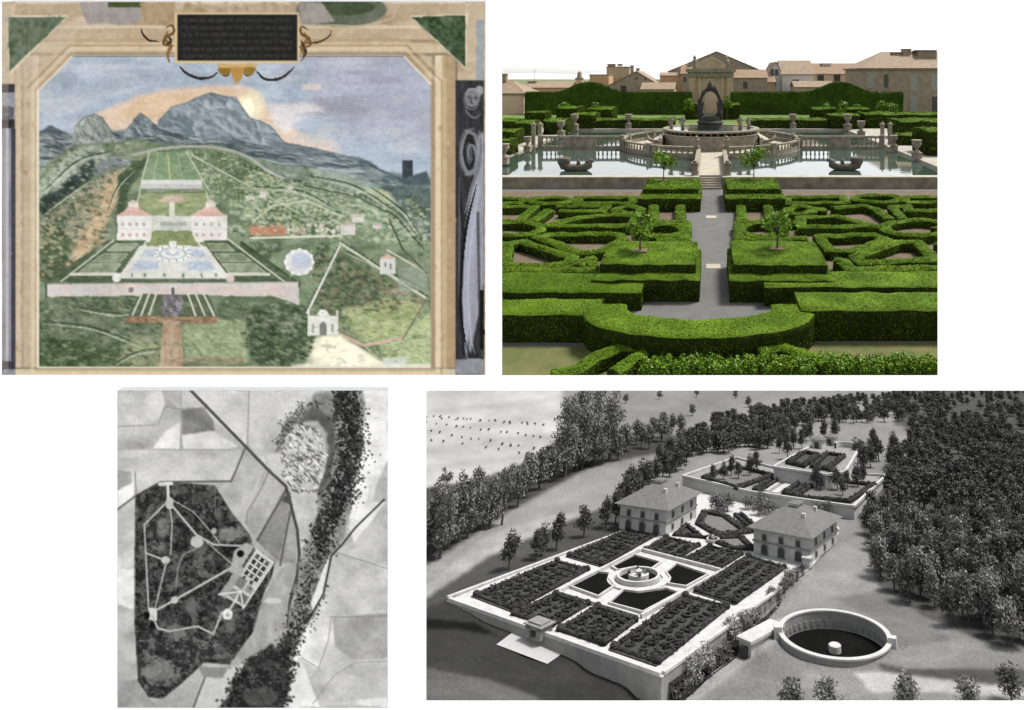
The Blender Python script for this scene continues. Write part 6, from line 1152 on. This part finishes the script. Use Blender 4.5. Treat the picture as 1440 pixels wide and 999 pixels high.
# fan-shaped ramps before the wall
p.poly([(198,414),(292,414),(308,448),(178,448)],(84,100,68),8,1); 
for i,(a,b) in enumerate((((200,413),(186,444)),((210,413),(198,445)),((220,413),(209,445)),((264,413),(275,444)),((275,413),(288,444)),((286,413),(301,444)))): p.line([a,b],2.8,(206,206,186),.85)
p.poly([(228,415),(256,415),(256,436),(246,452),(236,452),(226,434)],(132,128,136),22,2,'painted_grotto',sx=4,sy=4,col2=(92,88,94)); p.poly([(178,444),(308,446),(306,456),(176,454)],(164,126,92),14,1,sx=6,sy=4,col2=(134,98,68)); p.poly([(230,452),(254,452),(258,517),(224,517)],(180,150,116),10,1,'painted_road',sx=6,sy=16,col2=(156,126,94)); p.rect(230,503,345,510,(150,120,90),10,soft=3,a=.6)
# gatehouse and road
p.poly([(452,474),(480,472),(540,512),(520,517),(470,517),(440,500)],(246,242,206),4,4); p.rect(433,444,475,472,(222,222,210),6,'painted_gatehouse'); p.poly([(444,445),(450,436),(458,436),(464,445)],(224,224,212),4,1,'painted_gatehouse'); p.line([(434,436),(434,472)],2.5,(214,214,202),.9); p.line([(474,438),(474,472)],2.5,(214,214,202),.9); p.rect(449,458,459,472,(112,118,108),4); p.ell(454,458,5,5,(112,118,108),3); p.rect(438,456,442,468,(150,154,144),3); p.rect(465,456,469,468,(150,154,144),3)
p.rect(538,503,572,517,(206,212,206),8,soft=3,a=.8); p.rect(410,512,607,518,(238,236,216),6,soft=3,a=.7)
p.clumps([(262,210),(607,290),(607,345),(300,330)],[(186,194,164)],9,6,.12,.5,1); p.clumps([(54,230),(200,205),(160,340),(54,400)],[(186,184,160)],14,7,.15,.3,1); p.clumps([(54,420),(607,420),(607,516),(54,516)],[(178,186,150),(66,84,56)],16,7,.15,.28,1)
# plaster wear over the whole scene, then the frame back on top
g_=p.c.mean(axis=2,keepdims=True); p.c=(p.c*.68+g_*.32)*1.03+3; lo_=np.clip((p.Y-205)/30,0,1)[...,None]; p.c=p.c*(1+.07*lo_*np.clip((215-g_)/60,0,1)*np.clip((g_-70)/40,0,1)); p.c+=(p.nz(3,3,2)*20+p.nz(40,30,4)*26+p.nz(9,3,3)*14)[...,None]; p.clumps(OCT,[(206,206,196)],60,40,.2,.35,8)
gf=cs.mean(axis=2,keepdims=True); cs=cs*.74+gf*.26; p.c[~mo]=cs[~mo]+(p.nz(3,3,2)*16)[...,None][~mo]; p.lab[~mo]=ls[~mo]
def octo(g): return [(54-g,128-g*.4),(103-g*.4,78-g),(567+g*.4,78-g),(607+g,120-g*.4),(607+g,517+g),(54-g,517+g)]
for g,w,c,a_ in ((0,2.4,(236,224,200),.8),(4,3,(176,152,120),.45),(9,4,(224,204,172),.55),(14,2,(150,122,90),.55),(19,5,(206,184,152),.5)): q_=octo(g); p.line(q_[:5] if g>9 else q_+[q_[0]],w,c,a_)
p.line([(607,120),(607,517)],3,(120,98,70),.5); p.line([(103,79),(567,79)],3,(112,96,80),.6)
for n_ in range(60):
    u,v=[(p.rng.uniform(22,52),p.rng.uniform(90,515)),(p.rng.uniform(612,640),p.rng.uniform(120,515)),(p.rng.uniform(110,640),p.rng.uniform(38,72))][n_%3]; p.ell(u,v,p.rng.uniform(1,3),p.rng.uniform(1,5),[(170,138,98),(228,210,180),(150,116,78)][(n_//3)%3],6,2,a=.4)
# inscription tablet
p.rect(246,18,421,89,(214,190,152),8,wob=0); p.rect(249,21,418,86,(40,40,39),8,'painted_inscription_tablet',wob=0,sx=6,sy=3)
for r_ in range(6):
    x=256
    while x<408:
        w=p.rng.uniform(4,13); p.rect(x,27+r_*10,min(411,x+w),31+r_*10,(74,74,72),16,soft=2,wob=.8,a=.5,sx=1.6,sy=3); x+=w+3
for P,w,c in (([(198,40),(202,50),(210,57),(224,59)],3,(62,54,44)),([(252,93),(262,103),(278,110),(296,109),(306,102)],4,(58,56,54)),([(360,100),(372,111),(388,112),(402,106),(414,94)],4,(58,56,54)),([(424,60),(446,60),(462,52),(466,44)],3,(84,70,50)),([(236,44),(232,56),(240,64),(236,76),(238,88)],5,(134,106,64)),([(428,46),(432,56),(424,66),(428,78),(424,86)],5,(134,106,64)),([(236,50),(240,58),(233,64)],4,(70,60,46)),([(424,58),(430,74),(426,80)],4,(66,60,46)),([(232,40),(242,36),(244,46),(234,52),(230,62),(242,66)],3.5,(112,84,48)),([(434,42),(424,38),(424,48),(434,54),(436,64),(424,68)],3.5,(112,84,48)),([(306,100),(312,94),(322,96),(320,106),(312,106)],3,(96,78,38)),([(360,100),(354,94),(344,96),(346,106),(354,106)],3,(96,78,38))): p.curve(P,w,c,.9)
p.ell(316,98,9,8,(140,112,52),14,1); p.ell(350,98,9,8,(140,112,52),14,1); p.poly([(322,92),(344,92),(340,110),(333,120),(326,108)],(186,144,84),10,1); p.rect(306,91,362,95,(206,170,112),6)
M_fresco=attr_mat('fresco_plaster',0.95,26.0,0.05,0.08,0.0)
KW=1.26
p.build('fresco','painted villa garden landscape in a beige painted stone frame with a black inscription tablet','fresco',M_fresco,KW,.03,'plaster_panel')

# ------------------------------------------------------------------ aerial photograph
q=Paint(165,549.5,545,995.5,1.25,(190,190,190),5); q.names[0]='field_pattern'
def Gc(v): return (v,v,v)
q.blend(np.ones(q.X.shape),Gc(200),16,50,40,col2=Gc(172))
for P,v in (([(165,549),(228,549),(232,570),(222,596),(165,600)],206),([(228,549),(268,549),(290,575),(256,577),(244,570)],186),([(222,596),(232,574),(256,577),(254,632),(165,632),(165,598)],176),([(256,575),(290,573),(300,590),(302,628),(254,632)],128),([(234,606),(254,594),(254,632),(214,632)],216),([(256,612),(300,606),(336,628),(300,634),(256,632)],196),([(165,632),(330,632),(345,634),(328,677),(240,678),(225,680),(190,700),(165,715)],192),([(165,660),(184,664),(186,690),(165,705)],158),([(165,690),(188,678),(188,700),(165,714)],226),([(165,715),(190,700),(190,800),(165,800)],196),([(165,800),(190,800),(190,858),(165,850)],222),([(165,850),(190,858),(192,940),(165,930)],178),([(165,960),(196,955),(212,985),(225,995),(165,995)],166),([(268,549),(352,549),(350,600),(345,630),(300,590)],200),([(352,549),(450,549),(440,575),(400,590),(385,640),(375,655),(348,625)],192),([(345,634),(372,656),(350,700),(330,735),(304,690),(325,675)],176),([(372,656),(402,682),(380,725),(358,755),(345,735)],168),([(402,684),(408,720),(392,790),(360,760)],130),([(408,700),(420,760),(416,795),(394,790)],150),([(414,692),(442,695),(440,760),(422,770)],196),([(475,549),(545,549),(545,700),(500,770),(490,740),(498,640),(500,600)],226),([(500,660),(520,690),(505,730),(490,730),(494,690)],244),([(545,648),(545,706),(524,706),(530,680)],172),([(500,760),(545,706),(545,800),(470,775)],184),([(460,780),(545,796),(545,868),(470,870),(440,880),(455,820)],196),([(466,868),(545,862),(545,935),(500,930),(470,910)],170),([(404,885),(440,870),(468,868),(470,905),(446,940),(420,925),(402,995),(400,940)],222),([(446,942),(500,930),(545,925),(545,995),(450,995),(430,960)],188),([(402,940),(425,930),(450,995),(400,995)],236),([(450,990),(545,980),(545,995)],215)): q.poly(P,Gc(v-10),14,2,sx=34,sy=26,wob=.8,col2=Gc(min(252,v+22)))
for P,w,v in (([(254,549),(254,632)],1.5,150),([(350,549),(348,630)],1.5,140),([(165,600),(222,598),(232,572),(256,576),(290,574)],1.5,150),([(165,632),(330,633)],1.5,160),([(190,664),(192,700)],2,130),([(165,717),(190,698),(226,678),(325,677),(331,664),(344,632)],3,88),([(380,660),(366,690),(348,720),(346,735)],2,130),([(402,690),(362,760)],3,80),([(408,720),(394,795)],3,82),([(465,868),(500,868),(545,866)],1.5,140),([(466,868),(462,900),(448,940),(424,925)],1.5,150),([(545,800),(470,776)],1.5,150),([(545,930),(500,932),(470,950),(440,990)],1.5,160)): q.line(P,w,Gc(v),.8)
q.poly([(395,800),(420,790),(412,840),(404,885),(382,922),(350,935),(322,990),(275,995),(290,950),(322,935),(355,890),(372,835)],Gc(158),14,1,sx=14,sy=26,col2=Gc(182)); q.poly([(322,940),(350,930),(330,965),(316,995),(272,995),(286,952)],Gc(206),10,2); q.line([(290,948),(272,995)],3,Gc(90),.8); q.ell(384,845,12,4,Gc(214),4,2); q.poly([(280,938),(320,940),(312,955),(285,952)],Gc(146),8,2)
# walled park
PK=[(191,698),(225,679),(241,679),(302,684),(325,721),(350,752),(357,772),(386,790),(381,812),(371,832),(355,888),(322,934),(287,931),(250,965),(228,982),(210,980),(195,958),(190,878),(190,797)]
q.poly(PK,Gc(58),20,1,'park_woodland',sx=9,sy=9,col2=Gc(88)); q.dabs(PK,2400,2.0,[Gc(26),Gc(44),Gc(84),Gc(112)],.55)
for P,v in (([(196,900),(320,890),(330,925),(285,928),(240,960),(205,970),(196,940)],104),([(208,925),(250,925),(262,945),(220,965)],136),([(222,735),(234,725),(240,745),(226,775),(216,775)],128),([(310,745),(340,735),(346,752),(320,765)],140),([(232,885),(258,880),(262,895),(245,905)],132),([(262,850),(276,838),(278,860),(262,868)],100),([(316,870),(330,868),(332,890),(318,888)],112)): q.poly(P,Gc(v),20,3,sx=5,sy=5,a=.75,wob=2)
q.dabs([(196,900),(320,890),(330,925),(285,928),(240,960),(205,970),(196,940)],500,1.8,[Gc(40),Gc(70),Gc(130)],.6); q.line(PK+[PK[0]],2.6,Gc(74),.6)
for P,w,v in (([(225,681),(241,680)],5,222),([(236,682),(237,706)],4,212),([(237,704),(203,738),(205,780),(209,858)],2.4,184),([(238,708),(242,735),(240,780)],2.4,164),([(239,708),(276,752),(300,766),(340,768),(356,764)],2.8,186),([(240,702),(272,720),(300,752),(310,766)],1.8,160),([(205,778),(232,788)],2.8,192),([(234,790),(218,856)],2.4,170),([(220,858),(246,844),(328,797)],3,196),([(214,866),(222,884),(238,888),(278,881),(300,892),(312,862)],3,186),([(278,770),(258,780),(250,800),(247,830)],2,140),([(302,684),(303,720)],1.4,120),([(290,762),(328,795)],2,150)): q.line(P,w,Gc(v),.9,'park_paths')
q.ell(277,762,9,8,Gc(186),6,1,'park_paths'); q.ell(238,708,5,9,Gc(196),6,1,'park_paths'); q.ell(233,788,6,5,Gc(198),4,1,'park_paths'); q.ell(246,844,5,5,Gc(200),4,1,'park_paths'); q.rect(209,855,221,872,Gc(216),5,'park_paths'); q.ell(207,866,4,5,Gc(20),2,1); q.ell(214,879,4,4,Gc(20),2,1); q.ell(301,747,4,4,Gc(170),4,1)
q.clumps(PK,[Gc(22),Gc(30)],7,7,.05,.55,1); q.clumps(PK,[Gc(120)],12,12,.12,.6,1); q.clumps([(196,895),(300,888),(322,892),(330,925),(285,928),(240,965),(205,970),(196,940)],[Gc(126),Gc(40)],12,10,.04,.7)
q.ell(228,742,8,14,Gc(132),20,4,a=.7); q.ell(322,752,15,9,Gc(136),22,4,a=.7); q.ell(248,888,12,9,Gc(128),20,4,a=.7); q.ell(268,852,8,11,Gc(120),20,4,a=.7); q.ell(222,945,22,14,Gc(140),24,5,a=.7); q.ell(324,880,8,11,Gc(116),18,4,a=.7); q.ell(255,690,10,6,Gc(104),18,4,a=.6); q.ell(283,700,14,9,Gc(96),18,4,a=.6)
q.line([(238,708),(242,735),(240,780)],2.2,Gc(166),.85); q.line([(240,702),(272,720),(300,752),(310,766)],1.6,Gc(164),.85); q.line([(205,778),(232,788)],2.6,Gc(194),.85); q.line([(225,681),(241,680)],4.5,Gc(222),.9); q.line([(236,682),(237,706)],3.4,Gc(212),.9); q.line([(278,770),(258,780),(250,800),(247,830)],1.8,Gc(140),.8); q.line([(290,762),(328,795)],1.8,Gc(156),.85); q.line([(302,684),(303,720)],1.2,Gc(120),.7); q.ell(277,762,9,8,Gc(190),6,1); q.ell(238,708,5,9,Gc(200),6,1); q.ell(233,788,6,5,Gc(200),4,1); q.ell(246,844,5,5,Gc(204),4,1); q.rect(209,855,221,872,Gc(218),5); q.ell(207,866,4,5,Gc(18),2,1); q.ell(214,879,4,4,Gc(18),2,1); q.ell(301,747,4,4,Gc(176),4,1)
q.line([(203,738),(205,780),(209,858)],2.2,Gc(178),.8); q.line([(220,858),(246,844),(328,797)],2.6,Gc(196),.9); q.line([(239,708),(276,752),(300,766),(340,768)],2.6,Gc(186),.9); q.line([(237,704),(203,738)],2.2,Gc(184),.8); q.line([(214,866),(222,884),(238,888),(278,881),(300,892),(312,862)],2.6,Gc(186),.9); q.line([(234,790),(218,856)],2.2,Gc(170),.8)
# villa garden inside the park
O_=np.array((360.,773.)); ux=np.array((24.,17.)); vy=np.array((-43.,65.))
def R_(a,b): return tuple(O_+ux*a+vy*b)
q.poly([(330,775),(345,764),(358,768),(334,808),(322,805)],Gc(176),10,1); q.ell(338,779,5,5,Gc(22),2,1)
q.poly([R_(0,0),R_(1.05,0),R_(1.05,.98),R_(0,1.02)],Gc(202),12,1,'villa_garden',wob=.4); q.poly([R_(-.28,.38),R_(.05,.4),R_(.05,1.05),R_(-.3,1.05)],Gc(168),14,1,wob=.8)
for i in range(3):
    for j in range(4):
        a=.14+i*.28; b=.05+j*.115; q.poly([R_(a,b),R_(a+.2,b),R_(a+.2,b+.085),R_(a,b+.085)],Gc(56 if (i+j)%2 else 92),12,0,wob=.2)
for a,b,c,d,v in ((.05,.55,.5,.74,126),(.6,.6,.98,.72,150),(.05,.8,.45,.97,140),(.55,.78,1.0,.95,112),(.2,.5,.32,.56,50),(.6,.5,.75,.57,60),(.75,.6,.86,.66,90)): q.poly([R_(a,b),R_(c,b),R_(c,d),R_(a,d)],Gc(v),18,1,wob=.4,sx=4,sy=4)
q.line([R_(0,0),R_(1.05,0),R_(1.05,.98)],2,Gc(236),.8); q.line([R_(-.3,1.05),R_(.5,.78),R_(1.05,1.0)],2.4,Gc(236),.8); q.ell(320,864,7,8,Gc(236),6,1,'villa_garden'); q.ell(320,865,3,3,Gc(170),3,1); q.line([(320,862),(333,842)],3,Gc(222),.8)
# road past the village
q.line([(268,549),(345,628),(378,662),(402,684),(410,715),(418,745),(421,780),(418,808),(408,845),(404,882)],4.2,Gc(70),.95,'road'); q.line([(268,549),(345,628),(378,662),(402,684)],1.2,Gc(110),.6)
q.poly([(400,700),(408,690),(412,712),(396,704)],Gc(86),6,1)
# river woods and village
BELT2=[(448,549),(510,549),(512,590),(506,640),(500,690),(492,725),(478,765),(462,800),(445,858),(432,880),(420,905),(405,930),(402,995),(310,995),(330,960),(352,925),(388,915),(404,885),(410,850),(420,800),(424,770),(440,755),(446,700),(462,650),(466,610),(450,585),(420,595),(404,615),(386,640),(384,630),(400,598),(430,570)]
q.poly(BELT2,Gc(158),18,5,'river_woods',sx=10,sy=12,wob=5,col2=Gc(118))
q.poly([(440,572),(470,590),(470,650),(452,700),(446,690),(462,640),(460,610),(445,592),(420,594)],Gc(96),12,4,wob=2)
q.clumps([(468,549),(508,549),(504,640),(490,690),(474,740),(444,775),(438,760),(452,700),(476,650),(470,600)],[Gc(34),Gc(46)],6,7,.03,.7,2); q.spray([(482,549),(492,590),(492,640),(484,680),(472,715),(456,750),(444,790)],1500,10,1.45,[Gc(20),Gc(32),Gc(52)],.85)
q.spray([(496,560),(506,600),(502,660),(492,710)],330,9,1.4,[Gc(28),Gc(60)],.8); q.spray([(390,636),(402,600),(424,574),(446,566)],200,5,1.25,[Gc(44),Gc(70)],.7); q.spray([(442,800),(432,840),(420,880),(404,915)],600,9,1.4,[Gc(24),Gc(46),Gc(84)],.8)
q.poly([(455,800),(466,778),(452,842),(440,862),(436,850)],Gc(232),6,2); q.line([(540,703),(500,742),(482,765),(466,782),(455,835),(436,868),(414,885)],3,Gc(48),.85); q.line([(504,700),(496,735),(488,748)],3,Gc(230),.7)
q.poly([(350,925),(388,915),(402,892),(412,895),(402,930),(400,995),(312,995),(332,960)],Gc(88),26,3,'river_woods',sx=10,sy=10,wob=4,col2=Gc(58)); q.clumps([(346,928),(404,890),(408,940),(402,995),(310,995),(330,965)],[Gc(34),Gc(44)],12,10,.0,.8,3); q.spray([(345,935),(330,965),(318,994)],120,6,1.9,[Gc(30),Gc(60)],.8); q.spray([(410,890),(408,940),(402,990)],160,5,1.9,[Gc(30),Gc(60)],.8); q.dabs([(346,928),(404,890),(408,940),(402,995),(310,995),(330,965)],320,2.0,[Gc(30),Gc(48),Gc(96)],.65); q.ell(366,980,24,14,Gc(104),12,6,a=.6)
VL=[(394,636),(404,613),(425,596),(447,605),(461,634),(456,659),(447,690),(430,694),(414,691),(396,668)]
q.poly(VL,Gc(196),14,1,'village',sx=5,sy=5,wob=2); q.dabs(VL,190,1.3,[Gc(70),Gc(92),Gc(112)],.85,2.6,.75); q.dabs(VL,130,1.3,[Gc(236),Gc(226)],.85,2.4,.75); q.dabs(VL,90,1.2,[Gc(84),Gc(120),Gc(240)],.8,2.2,2.2)
for P in ([(412,640),(440,672)],[(420,625),(418,680)],[(402,652),(446,640)]): q.line(P,1.6,Gc(88),.6)
q.poly([(374,640),(394,636),(398,668),(384,662)],Gc(208),8,2); q.c+=(q.nz(3,3,2)*20+q.nz(30,30,3)*10)[...,None]
M_photo=attr_mat('matt_photographic_print',0.9,40.0,0.02,0.0,0.0)
q.build('aerial_photograph','flat grey aerial photograph of a walled park, a round village and fields','photograph',M_photo,KW,.02,'backing_board')
